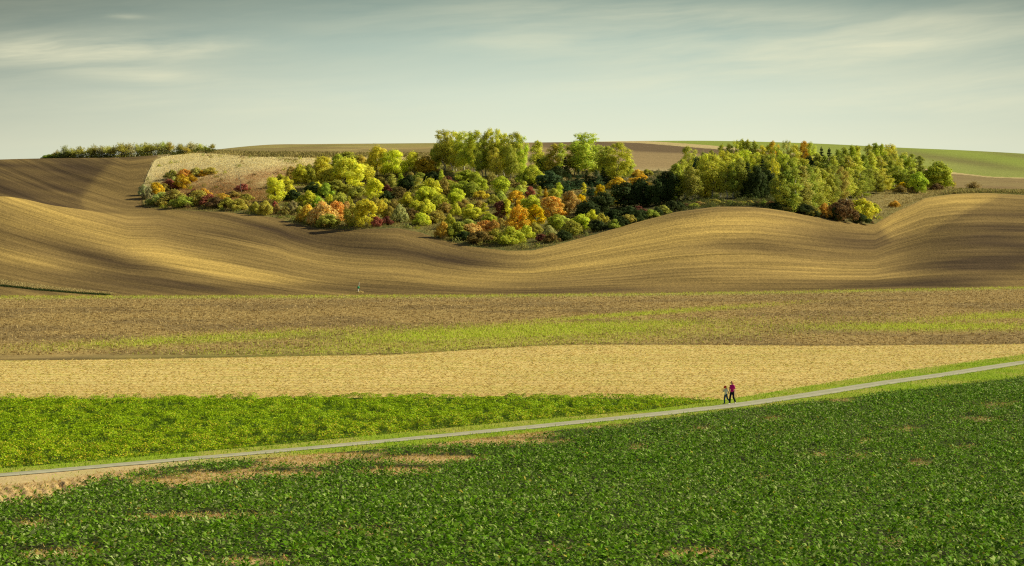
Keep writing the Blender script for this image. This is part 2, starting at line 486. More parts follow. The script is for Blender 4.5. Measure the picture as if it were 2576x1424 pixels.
def c_plough(U, V, X, Y):
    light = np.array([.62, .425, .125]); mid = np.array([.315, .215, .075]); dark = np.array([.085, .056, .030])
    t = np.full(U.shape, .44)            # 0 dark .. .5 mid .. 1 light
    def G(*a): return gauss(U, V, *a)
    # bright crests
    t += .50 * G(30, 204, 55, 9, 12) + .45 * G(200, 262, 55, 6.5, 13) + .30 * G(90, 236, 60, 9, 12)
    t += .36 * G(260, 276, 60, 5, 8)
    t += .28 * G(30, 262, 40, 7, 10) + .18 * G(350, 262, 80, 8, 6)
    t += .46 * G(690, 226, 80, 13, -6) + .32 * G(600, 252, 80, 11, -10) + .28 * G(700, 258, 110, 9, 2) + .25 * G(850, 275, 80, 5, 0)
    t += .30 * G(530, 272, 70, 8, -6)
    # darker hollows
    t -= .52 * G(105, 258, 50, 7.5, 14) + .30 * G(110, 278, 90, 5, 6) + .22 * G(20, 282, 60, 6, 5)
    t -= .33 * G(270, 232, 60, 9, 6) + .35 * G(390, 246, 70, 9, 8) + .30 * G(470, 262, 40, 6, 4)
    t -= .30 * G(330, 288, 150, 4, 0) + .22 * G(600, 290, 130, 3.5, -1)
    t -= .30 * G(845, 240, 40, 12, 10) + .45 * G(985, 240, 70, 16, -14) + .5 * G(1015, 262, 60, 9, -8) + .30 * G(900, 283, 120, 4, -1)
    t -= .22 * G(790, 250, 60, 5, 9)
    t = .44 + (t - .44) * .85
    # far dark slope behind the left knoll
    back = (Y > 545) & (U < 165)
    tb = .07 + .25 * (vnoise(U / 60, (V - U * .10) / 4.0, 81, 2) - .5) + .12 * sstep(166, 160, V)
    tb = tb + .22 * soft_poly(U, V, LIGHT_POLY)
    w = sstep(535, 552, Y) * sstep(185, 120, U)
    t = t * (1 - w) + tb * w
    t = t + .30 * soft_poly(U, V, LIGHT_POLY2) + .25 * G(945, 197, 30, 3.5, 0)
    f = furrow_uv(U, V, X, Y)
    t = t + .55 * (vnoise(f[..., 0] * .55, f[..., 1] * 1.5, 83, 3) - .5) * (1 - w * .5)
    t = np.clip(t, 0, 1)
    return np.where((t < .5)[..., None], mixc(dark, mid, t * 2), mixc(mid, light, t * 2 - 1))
m_plough = ground_mat('ploughed_soil', [((.9, .35, .5), .45, 5), ((2.4, .9, 1), 1.0, 4), ((6, 2.5, 3), .8, 3), ((.02, .02, .02), .2, 2)], .25, bump=.16, bump_scale=1.6,
    furrow=[(.22, .55, .45), (.4, 1.8, .95), (.7, 4.2, 1.25), (1.2, 8.0, .9)])
il = np.nonzero(cols <= 157.5)[0]; ir = np.nonzero(cols >= cols[il[-1]])[0]
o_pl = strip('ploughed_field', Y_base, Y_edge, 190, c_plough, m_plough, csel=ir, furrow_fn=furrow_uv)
_t = np.linspace(0, 1, 191); _t2 = np.linspace(0, 1, 131)[1:]
_rows = np.concatenate([Y_base[:, None] * (1 - _t) + Y_edge[:, None] * _t, Y_edge[:, None] * (1 - _t2) + 900.0 * _t2], 1)
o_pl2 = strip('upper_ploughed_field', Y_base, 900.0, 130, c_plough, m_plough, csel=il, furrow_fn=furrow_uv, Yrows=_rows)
# --- rough grass slope under the scrub
def scrub_zone(U, V):
    """0 pale straw grass, 1 red-brown herb, 2 olive weed: returns weights"""
    n = vnoise(U / 12, V / 4, 91, 3)
    pale = sstep(196, 172, V + (n - .5) * 16) * sstep(340, 290, U) + sstep(168, 160, V)
    pale = np.maximum(pale, .9 * gauss(U, V, 225, 168, 60, 9, 3) + .5 * gauss(U, V, 280, 182, 40, 4, -4))
    red = (1.3 * gauss(U, V, 218, 190, 40, 9, -8) + .5 * gauss(U, V, 190, 180, 25, 8, 0)) * (.45 + 1.1 * vnoise(U / 5, V / 1.8, 92, 3)) + .9 * gauss(U, V, 275, 174, 24, 4.0, -8) + .6 * gauss(U, V, 250, 197, 30, 5, 0)
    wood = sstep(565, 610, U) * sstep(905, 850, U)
    return np.clip(pale, 0, 1), np.clip(red * (.5 + n), 0, 1), wood, n
def c_scrub(U, V, X, Y):
    pale, red, wood, n = scrub_zone(U, V)
    c = mixc(np.array([.25, .215, .07]), np.array([.15, .15, .05]), sstep(.4, .65, n))
    c = mixc(c, np.array([.82, .68, .34]), pale)
    c = mixc(c, np.array([.40, .20, .075]), red * .65)
    c = mixc(c, np.array([.56, .45, .19]), .85 * gauss(U, V, 600, 182, 50, 7, 0) + .6 * gauss(U, V, 585, 205, 30, 4, -5))
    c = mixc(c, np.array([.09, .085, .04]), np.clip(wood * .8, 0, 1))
    c = mixc(c, np.array([.48, .37, .15]), np.clip(gauss(U, V, 905, 197, 40, 9, -15), 0, 1) * (.5 + .6 * n))
    return c
m_scrub = ground_mat('rough_grass', [((.8, .8, .8), .8, 4), ((.15, .15, .15), .4, 3)], .25, bump=.3, bump_scale=1.2)
isc = np.nonzero(cols >= 142)[0]
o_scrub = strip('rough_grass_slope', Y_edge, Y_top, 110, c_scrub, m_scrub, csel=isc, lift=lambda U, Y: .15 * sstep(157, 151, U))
# --- far fields to the crest and beyond
v_str_a = lambda u: np.interp(u, [560, 600, 640, 720, 760, 950, 990, 1100], [141.0, 141.8, 143.0, 149.5, 152.5, 173.6, 177.4, 181])   # pale band, lower side
v_str_b = lambda u: np.interp(u, [560, 620, 660, 700, 760, 950, 990, 1100], [139.0, 139.6, 141.8, 144.5, 149.5, 171.8, 176.6, 180.6])  # pale band, upper side
def c_far(U, V, X, Y):
    Vw = V + (vnoise(U / 20, Y / 30, 95) - .5) * .8
    n = vnoise(X / 16, Y / 22, 97, 3)
    olive = np.array([.42, .32, .13]); brown = np.array([.36, .26, .13]); dk = np.array([.16, .11, .065])
    green = np.array([.30, .36, .07]); pale = np.array([.66, .52, .25])
    c = mixc(olive, olive * .72, sstep(.4, .62, n))
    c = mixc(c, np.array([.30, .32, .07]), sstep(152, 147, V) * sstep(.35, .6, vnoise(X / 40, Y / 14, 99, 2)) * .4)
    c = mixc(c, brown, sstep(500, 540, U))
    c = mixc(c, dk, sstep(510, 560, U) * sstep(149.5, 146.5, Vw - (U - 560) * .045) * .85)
    c = mixc(c, np.array([.52, .42, .22]), sstep(166, 171, V) * sstep(500, 560, U) * .7)
    c = mixc(c, np.array([.30, .30, .09]), sstep(154.5, 157, V) * sstep(430, 400, U) * sstep(190, 230, U) * .6)
    ist = (V < v_str_a(U)) & (U > 560)
    c = np.where(ist[..., None], mixc(pale, pale * .8, n), c)
    isg = (V < v_str_b(U)) & (U > 610)
    gb = mixc(green, np.array([.19, .15, .07]), np.clip(.75 * gauss(U, V, 960, 161, 60, 2.8, 8) + .5 * gauss(U, V, 1020, 156, 40, 2, 8), 0, 1))
    gb = mixc(gb, np.array([.36, .36, .12]), .6 * gauss(U, V, 985, 171, 50, 4, 8))
    c = np.where(isg[..., None], gb, c)
    br = (V >= v_str_a(U)) & (U > 860)
    c = np.where(br[..., None], mixc(np.array([.26, .175, .09]), np.array([.36, .28, .12]), n), c)
    c = mixc(c, np.array([.68, .52, .26]), 0 * np.exp(-((V - (173.5 + (U - 950) * .055)) / .9) ** 2) * (U > 880))
    return c
m_far = ground_mat('far_field', [((.5, .5, .5), .45, 4), ((.12, .25, .2), .35, 3), ((.03, .12, .1), .3, 3)], .25, bump=.25, bump_scale=.8)
ir = np.nonzero(cols >= cols[il[-1]])[0]
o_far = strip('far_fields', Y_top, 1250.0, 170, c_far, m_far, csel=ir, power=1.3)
# ground under the camera position
g = []
for y in (-60.0, -20.0, 0.0, 12.0, 30.0):
    for x in np.linspace(-1, 1, 13):
        zz = float(z_near(np.array([max(y, 0)]))[0]) + (0 if y > 0 else -y * .05)
        g.append((x * .634 * 30 * 1.0, y, zz))
q = [(r * 13 + c, r * 13 + c + 1, (r + 1) * 13 + c + 1, (r + 1) * 13 + c) for r in range(4) for c in range(12)]
tag(link('ground', np_mesh('ground', g, q, attrs={'tint': ('POINT', 'FLOAT_COLOR', np.tile([.16, .14, .06, 1], (len(g), 1)))}), m_soil), kind='structure')


# ------------------------------------------------------------------ road
def ribbon(name, us, half_l, half_r, lift, mat, off=0.0):
    P = np.array([ground_at(u, float(v_mid(np.array([u]))[0])) for u in us])
    for _ in range(3):
        P[1:-1] = .25 * P[:-2] + .5 * P[1:-1] + .25 * P[2:]
    T = np.gradient(P[:, :2], axis=0); T /= np.linalg.norm(T, axis=1)[:, None]
    Nn = np.stack([-T[:, 1], T[:, 0]], -1)
    dist = np.concatenate([[0], np.cumsum(np.linalg.norm(np.diff(P[:, :2], axis=0), axis=1))])
    ks = np.linspace(-1, 1, 9)
    vs = []; fu = []
    for k in ks:
        h = (half_l if k < 0 else half_r) * np.interp(us, [0, 400, 700, 1024], [.72, .72, 1.0, 1.05])
        wob = .22 * (vnoise(dist * .6, dist * 0 + k, 5, 2) - .5) * (abs(k) > .9)
        xy = P[:, :2] + Nn * (off + k * h + wob)[:, None]
        z = height(xy[:, 0], xy[:, 1]) + lift + .03 * (1 - k * k)
        vs.append(np.concatenate([xy, z[:, None]], 1)); fu.append(np.stack([dist, np.full_like(dist, k), 0 * dist], -1))
    vs = np.array(vs); n = len(us)
    idx = np.arange(len(ks) * n).reshape(len(ks), n)
    q = np.stack([idx[:-1, :-1], idx[:-1, 1:], idx[1:, 1:], idx[1:, :-1]], -1).reshape(-1, 4)
    me = np_mesh(name, vs.reshape(-1, 3), q, attrs={'lane': ('POINT', 'FLOAT_VECTOR', np.array(fu).reshape(-1, 3))}, smooth=True)
    return tag(link(name, me, mat), kind='structure')
m_road, nt = new_mat('weathered_asphalt')
out = N(nt, 'ShaderNodeOutputMaterial'); bs = N(nt, 'ShaderNodeBsdfPrincipled'); nt.links.new(bs.outputs[0], out.inputs[0])
bs.inputs['Roughness'].default_value = .9
la = N(nt, 'ShaderNodeAttribute', attribute_name='lane'); sp = N(nt, 'ShaderNodeSeparateXYZ'); nt.links.new(la.outputs['Vector'], sp.inputs[0])
geo = N(nt, 'ShaderNodeNewGeometry')
wheel = math_node(nt, 'ABSOLUTE', math_node(nt, 'SUBTRACT', math_node(nt, 'ABSOLUTE', sp.outputs['Y']), .55))
wheel = math_node(nt, 'MULTIPLY', math_node(nt, 'SUBTRACT', .45, wheel, True), .35)
nz = noise(nt, mapping(nt, geo.outputs['Position'], (1.5, 1.5, 1.5)), 1.0, 5, .7)
f = math_node(nt, 'ADD', wheel, math_node(nt, 'MULTIPLY', nz, .9))
cr = N(nt, 'ShaderNodeValToRGB'); nt.links.new(f, cr.inputs[0])
cr.color_ramp.elements[0].position = .25; cr.color_ramp.elements[0].color = (.30, .295, .195, 1)
cr.color_ramp.elements[1].position = .8; cr.color_ramp.elements[1].color = (.60, .56, .40, 1)
nt.links.new(cr.outputs[0], bs.inputs['Base Color'])
ribbon('road', np.arange(-160, 1180, 6.0), 1.08, 1.08, .03, m_road)

# ------------------------------------------------------------------ light and sky
SUN_EL, SUN_AZ = 32.0, 11.0        # azimuth: degrees from +x (right) towards +y (away)
ce = math.cos(math.radians(SUN_EL))
sun_dir = Vector((ce * math.cos(math.radians(SUN_AZ)), ce * math.sin(math.radians(SUN_AZ)), math.sin(math.radians(SUN_EL))))
sd = bpy.data.lights.new('sun', 'SUN'); sd.energy = 5.0; sd.angle = math.radians(.55); sd.color = (1.0, .92, .62)
so = bpy.data.objects.new('sun', sd); COL.objects.link(so)
so.rotation_euler = sun_dir.to_track_quat('Z', 'Y').to_euler()
so.location = (300, 100, 250)

w = bpy.data.worlds.new('World'); sc.world = w; w.use_nodes = True
nt = w.node_tree; nt.nodes.clear()
out = N(nt, 'ShaderNodeOutputWorld'); bg = N(nt, 'ShaderNodeBackground'); bg.inputs['Strength'].default_value = .105
nt.links.new(bg.outputs[0], out.inputs[0])
sky = N(nt, 'ShaderNodeTexSky'); sky.sky_type = 'NISHITA'; sky.sun_disc = False
sky.sun_elevation = math.radians(SUN_EL); sky.sun_rotation = math.radians(90 - SUN_AZ)
sky.air_density = 1.0; sky.dust_density = 1.5; sky.ozone_density = 1.0
tc = N(nt, 'ShaderNodeTexCoord'); sep = N(nt, 'ShaderNodeSeparateXYZ'); nt.links.new(tc.outputs['Generated'], sep.inputs[0])
X_, Y_, Z_ = sep.outputs
M = lambda op, a, b=None, c=False: math_node(nt, op, a, b, c)
hyp = M('SQRT', M('ADD', M('MULTIPLY', X_, X_), M('MULTIPLY', Y_, Y_)))
el = M('DIVIDE', Z_, M('MAXIMUM', hyp, .02))
az = M('ARCTAN2', X_, Y_)
# clear-air gradient close to the horizon, thinning into the open sky above
cr = N(nt, 'ShaderNodeValToRGB'); nt.links.new(M('MULTIPLY', el, 5.0, True), cr.inputs[0])
e = cr.color_ramp.elements
def ramp(pos, col):
    n = e.new(pos); n.color = (*col, 1)
e[0].position = 0; e[0].color = (.72, .78, .62, 1)
e[1].position = 1; e[1].color = (.12, .19, .21, 1)
ramp(.17, (.75, .785, .60)); ramp(.30, (.62, .705, .575)); ramp(.43, (.42, .535, .46)); ramp(.55, (.24, .335, .295)); ramp(.70, (.15, .23, .22))
# darker towards the left, away from the sun
side = N(nt, 'ShaderNodeMapRange', interpolation_type='SMOOTHSTEP'); nt.links.new(az, side.inputs['Value'])
side.inputs['From Min'].default_value = -.42; side.inputs['From Max'].default_value = .02
side.inputs['To Min'].default_value = .26; side.inputs['To Max'].default_value = 1.0
hi = N(nt, 'ShaderNodeMapRange'); nt.links.new(el, hi.inputs['Value'])
hi.inputs['From Min'].default_value = .02; hi.inputs['From Max'].default_value = .11
hi.inputs['To Min'].default_value = .35; hi.inputs['To Max'].default_value = 1.0
side2 = N(nt, 'ShaderNodeMapRange', interpolation_type='SMOOTHSTEP'); nt.links.new(az, side2.inputs['Value'])
side2.inputs['From Min'].default_value = .08; side2.inputs['From Max'].default_value = .45
side2.inputs['To Min'].default_value = 1.0; side2.inputs['To Max'].default_value = .45
dim = M('ADD', M('MULTIPLY', M('SUBTRACT', M('MULTIPLY', side.outputs[0], side2.outputs[0]), 1.0), hi.outputs[0]), 1.0)
vs_ = N(nt, 'ShaderNodeVectorMath', operation='SCALE'); nt.links.new(cr.outputs[0], vs_.inputs[0]); nt.links.new(dim, vs_.inputs['Scale'])
# thin cirrus: noise drawn out along the wind, in (bearing, elevation)
cv = N(nt, 'ShaderNodeCombineXYZ'); nt.links.new(az, cv.inputs[0]); nt.links.new(el, cv.inputs[1])
warp = noise(nt, mapping(nt, cv.outputs[0], (9, 26, 1)), 1.0, 3, .5, 'Color')
wv = N(nt, 'ShaderNodeVectorMath', operation='MULTIPLY_ADD'); nt.links.new(warp, wv.inputs[0]); wv.inputs[1].default_value = (.05, .016, 0); nt.links.new(cv.outputs[0], wv.inputs[2])
rot = N(nt, 'ShaderNodeMapping'); rot.inputs['Rotation'].default_value = (0, 0, math.radians(-5)); nt.links.new(wv.outputs[0], rot.inputs['Vector'])
n1 = noise(nt, mapping(nt, rot.outputs['Vector'], (5.5, 42, 1)), 1.0, 6, .58)
n2 = noise(nt, mapping(nt, rot.outputs['Vector'], (14, 150, 1)), 1.0, 5, .6)
cl = M('ADD', M('MULTIPLY', n1, .75), M('MULTIPLY', n2, .30))
def band(ca, cel, sa, se, tilt=0.0):
    da = M('DIVIDE', M('SUBTRACT', az, ca), sa)
    de = M('DIVIDE', M('SUBTRACT', M('SUBTRACT', el, cel), M('MULTIPLY', M('SUBTRACT', az, ca), tilt)), se)
    return M('POWER', 2.718, M('MULTIPLY', M('ADD', M('MULTIPLY', da, da), M('MULTIPLY', de, de)), -.7))
A = lambda u: math.atan((u - 512) / FPX)
E_ = lambda v: (VH - v) / FPX
bands = None
for (u_, v_, su, sv, tl, g_) in [(60,55,95,12,.03,.75),(190,50,50,7,.06,.34),(150,78,70,7,-.06,.34),(640,36,180,20,-.06,.24),(830,60,190,20,.10,.22),(560,50,90,8,-.1,.12),
                              (900,30,110,14,.05,.14),(1000,85,140,14,.08,.20),(230,100,150,12,0,.20),(700,15,160,9,-.05,.16),(930,108,120,10,0,.24),(125,20,14,2,0,.2),(740,70,120,9,.12,.14)]:
    b_ = M('MULTIPLY', band(A(u_), E_(v_), su / FPX, sv / FPX, tl), g_)
    bands = b_ if bands is None else M('ADD', bands, b_)
mask = M('MULTIPLY', M('ADD', M('MULTIPLY', M('SUBTRACT', cl, .40), 1.9), .12), M('ADD', M('MULTIPLY', bands, 2.3), .22), True)
low = N(nt, 'ShaderNodeMapRange'); nt.links.new(el, low.inputs['Value'])
low.inputs['From Min'].default_value = .5; low.inputs['From Max'].default_value = .15; low.inputs['To Min'].default_value = .35
mask = M('MULTIPLY', mask, low.outputs[0], True)
mx = N(nt, 'ShaderNodeMix', data_type='RGBA'); nt.links.new(mask, mx.inputs['Factor']); nt.links.new(vs_.outputs[0], mx.inputs['A'])
mx.inputs['B'].default_value = (.86, .82, .56, 1)
x10 = N(nt, 'ShaderNodeVectorMath', operation='SCALE'); nt.links.new(mx.outputs['Result'], x10.inputs[0]); x10.inputs['Scale'].default_value = 10.0
haze = N(nt, 'ShaderNodeMapRange', interpolation_type='SMOOTHSTEP'); nt.links.new(el, haze.inputs['Value'])
haze.inputs['From Min'].default_value = .14; haze.inputs['From Max'].default_value = .50; haze.inputs['To Min'].default_value = 1.0; haze.inputs['To Max'].default_value = 0.0
hs = N(nt, 'ShaderNodeHueSaturation'); hs.inputs['Saturation'].default_value = .75; hs.inputs['Value'].default_value = .55; nt.links.new(sky.outputs[0], hs.inputs['Color'])
m2 = N(nt, 'ShaderNodeMix', data_type='RGBA'); nt.links.new(haze.outputs[0], m2.inputs['Factor']); nt.links.new(hs.outputs[0], m2.inputs['A']); nt.links.new(x10.outputs[0], m2.inputs['B'])
nt.links.new(m2.outputs['Result'], bg.inputs['Color'])

# ------------------------------------------------------------------ leaf and blade materials
def leaf_mat(name, attr_only=True, trans=.3, rough=.6, spec=.2, sat=1.0):
    m, nt = new_mat(name)
    out = N(nt, 'ShaderNodeOutputMaterial')
    at = N(nt, 'ShaderNodeAttribute', attribute_name='tint')
    col = at.outputs['Color']
    if not attr_only:
        oi = N(nt, 'ShaderNodeObjectInfo')
        mm = N(nt, 'ShaderNodeMix', data_type='RGBA', blend_type='MULTIPLY'); mm.inputs['Factor'].default_value = 1
        nt.links.new(oi.outputs['Color'], mm.inputs['A']); nt.links.new(col, mm.inputs['B']); col = mm.outputs['Result']
    bs = N(nt, 'ShaderNodeBsdfPrincipled'); bs.inputs['Roughness'].default_value = rough; bs.inputs['Specular IOR Level'].default_value = spec
    tr = N(nt, 'ShaderNodeBsdfTranslucent'); mixs = N(nt, 'ShaderNodeMixShader'); mixs.inputs[0].default_value = trans
    nt.links.new(col, bs.inputs['Base Color']); nt.links.new(col, tr.inputs['Color'])
    nt.links.new(bs.outputs[0], mixs.inputs[1]); nt.links.new(tr.outputs[0], mixs.inputs[2]); nt.links.new(mixs.outputs[0], out.inputs[0])
    return m


def unit(v): return v / np.maximum(np.linalg.norm(v, axis=-1, keepdims=True), 1e-9)


def leaf_pairs(C, d, s, L, Wd, droop):
    """kite leaves folded across the middle: 4 verts, 2 triangles each"""
    n = len(C); L = np.asarray(L)[:, None]; Wd = np.asarray(Wd)[:, None]
    up = unit(np.cross(s, d))
    mid = C + d * L * .5
    tip = C + d * L - up * (np.asarray(droop)[:, None] * L)
    V = np.stack([C, mid + s * Wd * .5, tip, mid - s * Wd * .5], 1).reshape(-1, 3)
    b = np.arange(n) * 4
    T = np.stack([np.stack([b, b + 1, b + 3], -1), np.stack([b + 1, b + 2, b + 3], -1)], 1).reshape(-1, 3)
    return V, T


def scatter(n, y0, y1, umin=-330, umax=1354):
    """random ground points, uniform per area over the view fan"""
    Y = np.sqrt(rng.uniform(y0 * y0, y1 * y1, n)); U = rng.uniform(umin, umax, n)
    return U, (U - 512) / FPX * Y, Y


def area(y0, y1, umin=-330, umax=1354): return (umax - umin) / FPX * .5 * (y1 * y1 - y0 * y0)


def tint_attr(rgb, per):
    rgba = np.concatenate([rgb, np.ones((len(rgb), 1))], 1)
    return {'tint': ('FACE', 'FLOAT_COLOR', np.repeat(rgba, per, 0))}


# ---------------- the dark crop in front of the road
dens = 13.0
n = int(area(48, 225) * dens)
U, X, Y = scatter(n, 48, 225)
Z = height_uy(U, Y); V = VH - FPX * Z / Y
ws = np.clip(weak_stand(U, V), 0, 1)
ok = (Y < LN(U) - .15) & (rng.uniform(size=n) > ws * 1.12)
U, X, Y, Z, V, ws = [a[ok] for a in (U, X, Y, Z, V, ws)]
n = len(U); K = 6
vig = .75 + .5 * vnoise(X / 2.2, Y / 2.8, 101, 2)          # plant vigour varies across the field
size = vig * rng.uniform(.7, 1.25, n) * (1 - .55 * ws) * (.65 + .35 * sstep(0, 6, LN(U) - Y))
pid = np.repeat(np.arange(n), K)
ang = rng.uniform(0, 2 * math.pi, n)[pid] + np.tile(np.arange(K) * 2.4, n) + rng.normal(0, .35, n * K)
tilt = rng.uniform(.05, 1.0, n * K)
d = np.stack([np.cos(ang) * np.cos(tilt), np.sin(ang) * np.cos(tilt), np.sin(tilt)], -1)
s = unit(np.cross(d, np.array([0, 0, 1.0])) + rng.normal(0, .30, (n * K, 3)))
stem = rng.uniform(.04, .20, n * K) * size[pid]
base = np.stack([X[pid] + np.cos(ang) * stem * .7, Y[pid] + np.sin(ang) * stem * .7, Z[pid] + .03 + stem * 1.1 * (.5 + tilt)], -1)
L = rng.uniform(.11, .21, n * K) * size[pid]
Vv, Tt = leaf_pairs(base, d, s, L, L * rng.uniform(.5, .75, n * K), rng.uniform(.05, .5, n * K))
g = rng.uniform(0, 1, n * K)
far = sstep(75, 160, Y)[pid]
col = mixc(np.array([.055, .155, .003]), np.array([.20, .37, .028]), g ** 1.1)
col = mixc(col, np.array([.13, .33, .003]), (rng.uniform(size=n * K) < .38) * .75)
col = mixc(col, np.array([.38, .52, .15]), (rng.uniform(size=n * K) < .16) * .85)
col = mixc(col, np.array([.42, .36, .04]), (rng.uniform(size=n * K) < .012 + .10 * ws[pid]) * .8)
big = sstep(.35, .65, vnoise(X / 16, Y / 22, 103, 3))[pid]
col = mixc(col, col * np.array([1.20, 1.08, 1.6]), big * .7)
col = np.clip(col * (rng.uniform(.66, 1.32, n)[pid])[:, None] * np.array([1.12, 1.04, 1.0]), 0, .8)
m_crop = leaf_mat('crop_leaf', trans=.30, rough=.6, spec=.12)
me = np_mesh('crop_plants', Vv, tris=Tt, attrs=tint_attr(col, 2))
tag(link('crop_plants', me, m_crop), 'dense dark green leafy crop filling the field below the road', 'crop', kind='stuff')
# ---------------- thin yellow weeds and straw in the weak stands
n = int(area(48, 225) * 40); U, X, Y = scatter(n, 48, 225); Z = height_uy(U, Y); V = VH - FPX * Z / Y
ws = np.clip(weak_stand(U, V), 0, 1)
ok = (Y < LN(U) + .2) & (rng.uniform(size=n) < sstep(.12, .6, ws) * .8) & ~(in_poly(U, V, BARE) & (rng.uniform(size=n) < .55))
U, X, Y, Z, V = [a[ok] for a in (U, X, Y, Z, V)]; n = len(U)
ang = rng.uniform(0, 6.283, n); t = rng.uniform(-.1, 1.1, n)
d = np.stack([np.cos(ang) * np.cos(t), np.sin(ang) * np.cos(t), np.sin(t)], -1); s = unit(rng.normal(0, 1, (n, 3)))
Vv, Tt = leaf_pairs(np.stack([X, Y, Z + .01], -1), d, s, rng.uniform(.10, .30, n), rng.uniform(.03, .06, n), rng.uniform(0, .3, n))
col = mixc(np.array([.72, .52, .20]), np.array([.40, .36, .05]), rng.uniform(size=n)); col = mixc(col, np.array([.45, .25, .10]), (rng.uniform(size=n) < .25) * .8)
m_dry = leaf_mat('dry_blade', trans=.25, rough=.8, spec=.1)
tag(link('dry_weeds', np_mesh('dry_weeds', Vv, tris=Tt, attrs=tint_attr(col, 2)), m_dry), 'thin dry yellow weeds in the bare streaks of the crop', 'weeds', kind='stuff')

# ---------------- verge grass both sides of the road
n = int(area(80, 260) * 26); U, X, Y = scatter(n, 80, 260); 
lo, hi_ = LN(U), LF(U)
V = row_of(U, Y); vm = v_mid(U)
frac = (Y - lo) / np.maximum(hi_ - lo, .1)
dirt = sstep(330, 140, U) * (V > vm - .5)
ok = (Y > lo - .1) & (Y < hi_ + .2)
U, X, Y, V, vm, dirt = [a[ok] for a in (U, X, Y, V, vm, dirt)]
# keep the asphalt clear
us = np.arange(-160, 1180, 6.0); RP = np.array([ground_at(u, float(v_mid(np.array([u]))[0]))[:2] for u in us])
for _ in range(3): RP[1:-1] = .25 * RP[:-2] + .5 * RP[1:-1] + .25 * RP[2:]
rn = np.gradient(RP, axis=0); rn /= np.linalg.norm(rn, axis=1)[:, None]
def road_off(X, Y):
    out_ = np.empty(len(X))
    for k in range(0, len(X), 20000):
        P = np.stack([X[k:k+20000], Y[k:k+20000]], -1)
        j = np.argmin(((P[:, None, :] - RP[None]) ** 2).sum(-1), 1)
        r = P - RP[j]; tg = rn[j]
        out_[k:k+20000] = np.abs(-tg[:, 1] * r[:, 0] + tg[:, 0] * r[:, 1])
    return out_
off = road_off(X, Y)
ok = (off > 1.08 * np.interp(U, [0, 400, 700, 1024], [.72, .72, 1.0, 1.05]) + .05) & (rng.uniform(size=len(X)) > dirt * .97)
U, X, Y, V = [a[ok] for a in (U, X, Y, V)]; n = len(U); Z = height_uy(U, Y)
ang = rng.uniform(0, 6.283, n); t = rng.uniform(.5, 1.45, n)
d = np.stack([np.cos(ang) * np.cos(t), np.sin(ang) * np.cos(t), np.sin(t)], -1); s = unit(np.cross(d, rng.normal(0, 1, (n, 3))))
hgt = rng.uniform(.06, .20, n) * (.6 + .9 * vnoise(X / 1.5, Y / 2, 113, 2))
Vv, Tt = leaf_pairs(np.stack([X, Y, Z], -1), d, s, hgt, rng.uniform(.03, .06, n), rng.uniform(.1, .5, n))
q = sstep(.42, .62, vnoise(X / 4, Y / 6, 111, 3))
col = mixc(np.array([.40, .58, .025]), np.array([.62, .58, .09]), q * rng.uniform(.2, .9, n)); col = mixc(col, np.array([.16, .28, .02]), (rng.uniform(size=n) < .25) * .8)
m_grass = leaf_mat('grass_blade', trans=.35, rough=.7, spec=.15)
tag(link('verge_grass', np_mesh('verge_grass', Vv, tris=Tt, attrs=tint_attr(col, 2)), m_grass), 'short bright green grass on both verges of the road', 'grass', kind='stuff')

# ---------------- mustard crop between road and straw
def hummock(X, Y): return .14 + .42 * sstep(.15, .95, vnoise(X / 1.25, Y / 1.9, 121, 2)) * (.6 + .6 * vnoise(X / 4, Y / 6, 127, 2)) + .20 * (vnoise(X / .5, Y / .6, 123, 2) - .5)
n = int(area(85, 185, -330, 760) * 190); U, X, Y = scatter(n, 85, 185, -330, 760)
ok = (Y > LF(U) + .1) & (Y < LM(U)); U, X, Y = [a[ok] for a in (U, X, Y)]; n = len(U)
Z = height_uy(U, Y)
edge = sstep(0, 2.0, Y - LF(U)) * .7 + .3
gap = sstep(.54, .66, vnoise(X / .5, Y / 1.9, 129, 2)) * (.55 + .45 * vnoise(X / 9, Y / 9, 131, 2))
H = hummock(X, Y) * edge * (1 - .82 * gap)
dep = rng.uniform(0, 1, n) ** 2.2
zz = Z + H * (1 - dep * .75)
nx = hummock(X + .15, Y) - hummock(X - .15, Y); ny = hummock(X, Y + .15) - hummock(X, Y - .15)
nrm = unit(np.stack([-nx / .3, -ny / .3, np.ones(n)], -1) + rng.normal(0, .34, (n, 3)))
d = unit(np.cross(nrm, rng.normal(0, 1, (n, 3)))); s = np.cross(nrm, d)
L = rng.uniform(.07, .16, n)
Vv, Tt = leaf_pairs(np.stack([X, Y, zz], -1) - d * (L * .5)[:, None], d, s, L, L * rng.uniform(.45, .8, n), rng.uniform(0, .3, n))
col = mixc(np.array([.31, .49, .004]), np.array([.50, .68, .006]), rng.uniform(size=n))
keepm = rng.uniform(size=n) > gap * .55
front = (V_ := VH - FPX * Z / Y) - v_must(U); span = np.maximum(v_far(U) - v_must(U), 1)
yel = .03 + .30 * sstep(.45, 1.0, front / span) + .2 * sstep(.5, .65, vnoise(X / 2.2, Y / 3, 125, 3))
col = mixc(col, np.array([.85, .66, .06]), (rng.uniform(size=n) < yel * .62) * .85)
col = mixc(col, np.array([.10, .22, .01]), (rng.uniform(size=n) < .16) * .8)
col = mixc(col, np.array([.09, .19, .006]), gap * .85)
Vv = Vv.reshape(n, 4, 3)[keepm].reshape(-1, 3); col = col[keepm]; nb = np.arange(len(col)) * 4
Tt = np.stack([np.stack([nb, nb + 1, nb + 3], -1), np.stack([nb + 1, nb + 2, nb + 3], -1)], 1).reshape(-1, 3)
m_mus = leaf_mat('mustard_leaf', trans=.26, rough=.6, spec=.2)
tag(link('mustard_plants', np_mesh('mustard_plants', Vv, tris=Tt, attrs=tint_attr(col, 2)), m_mus), 'bushy lime green and yellow catch crop between road and straw field', 'crop', kind='stuff')

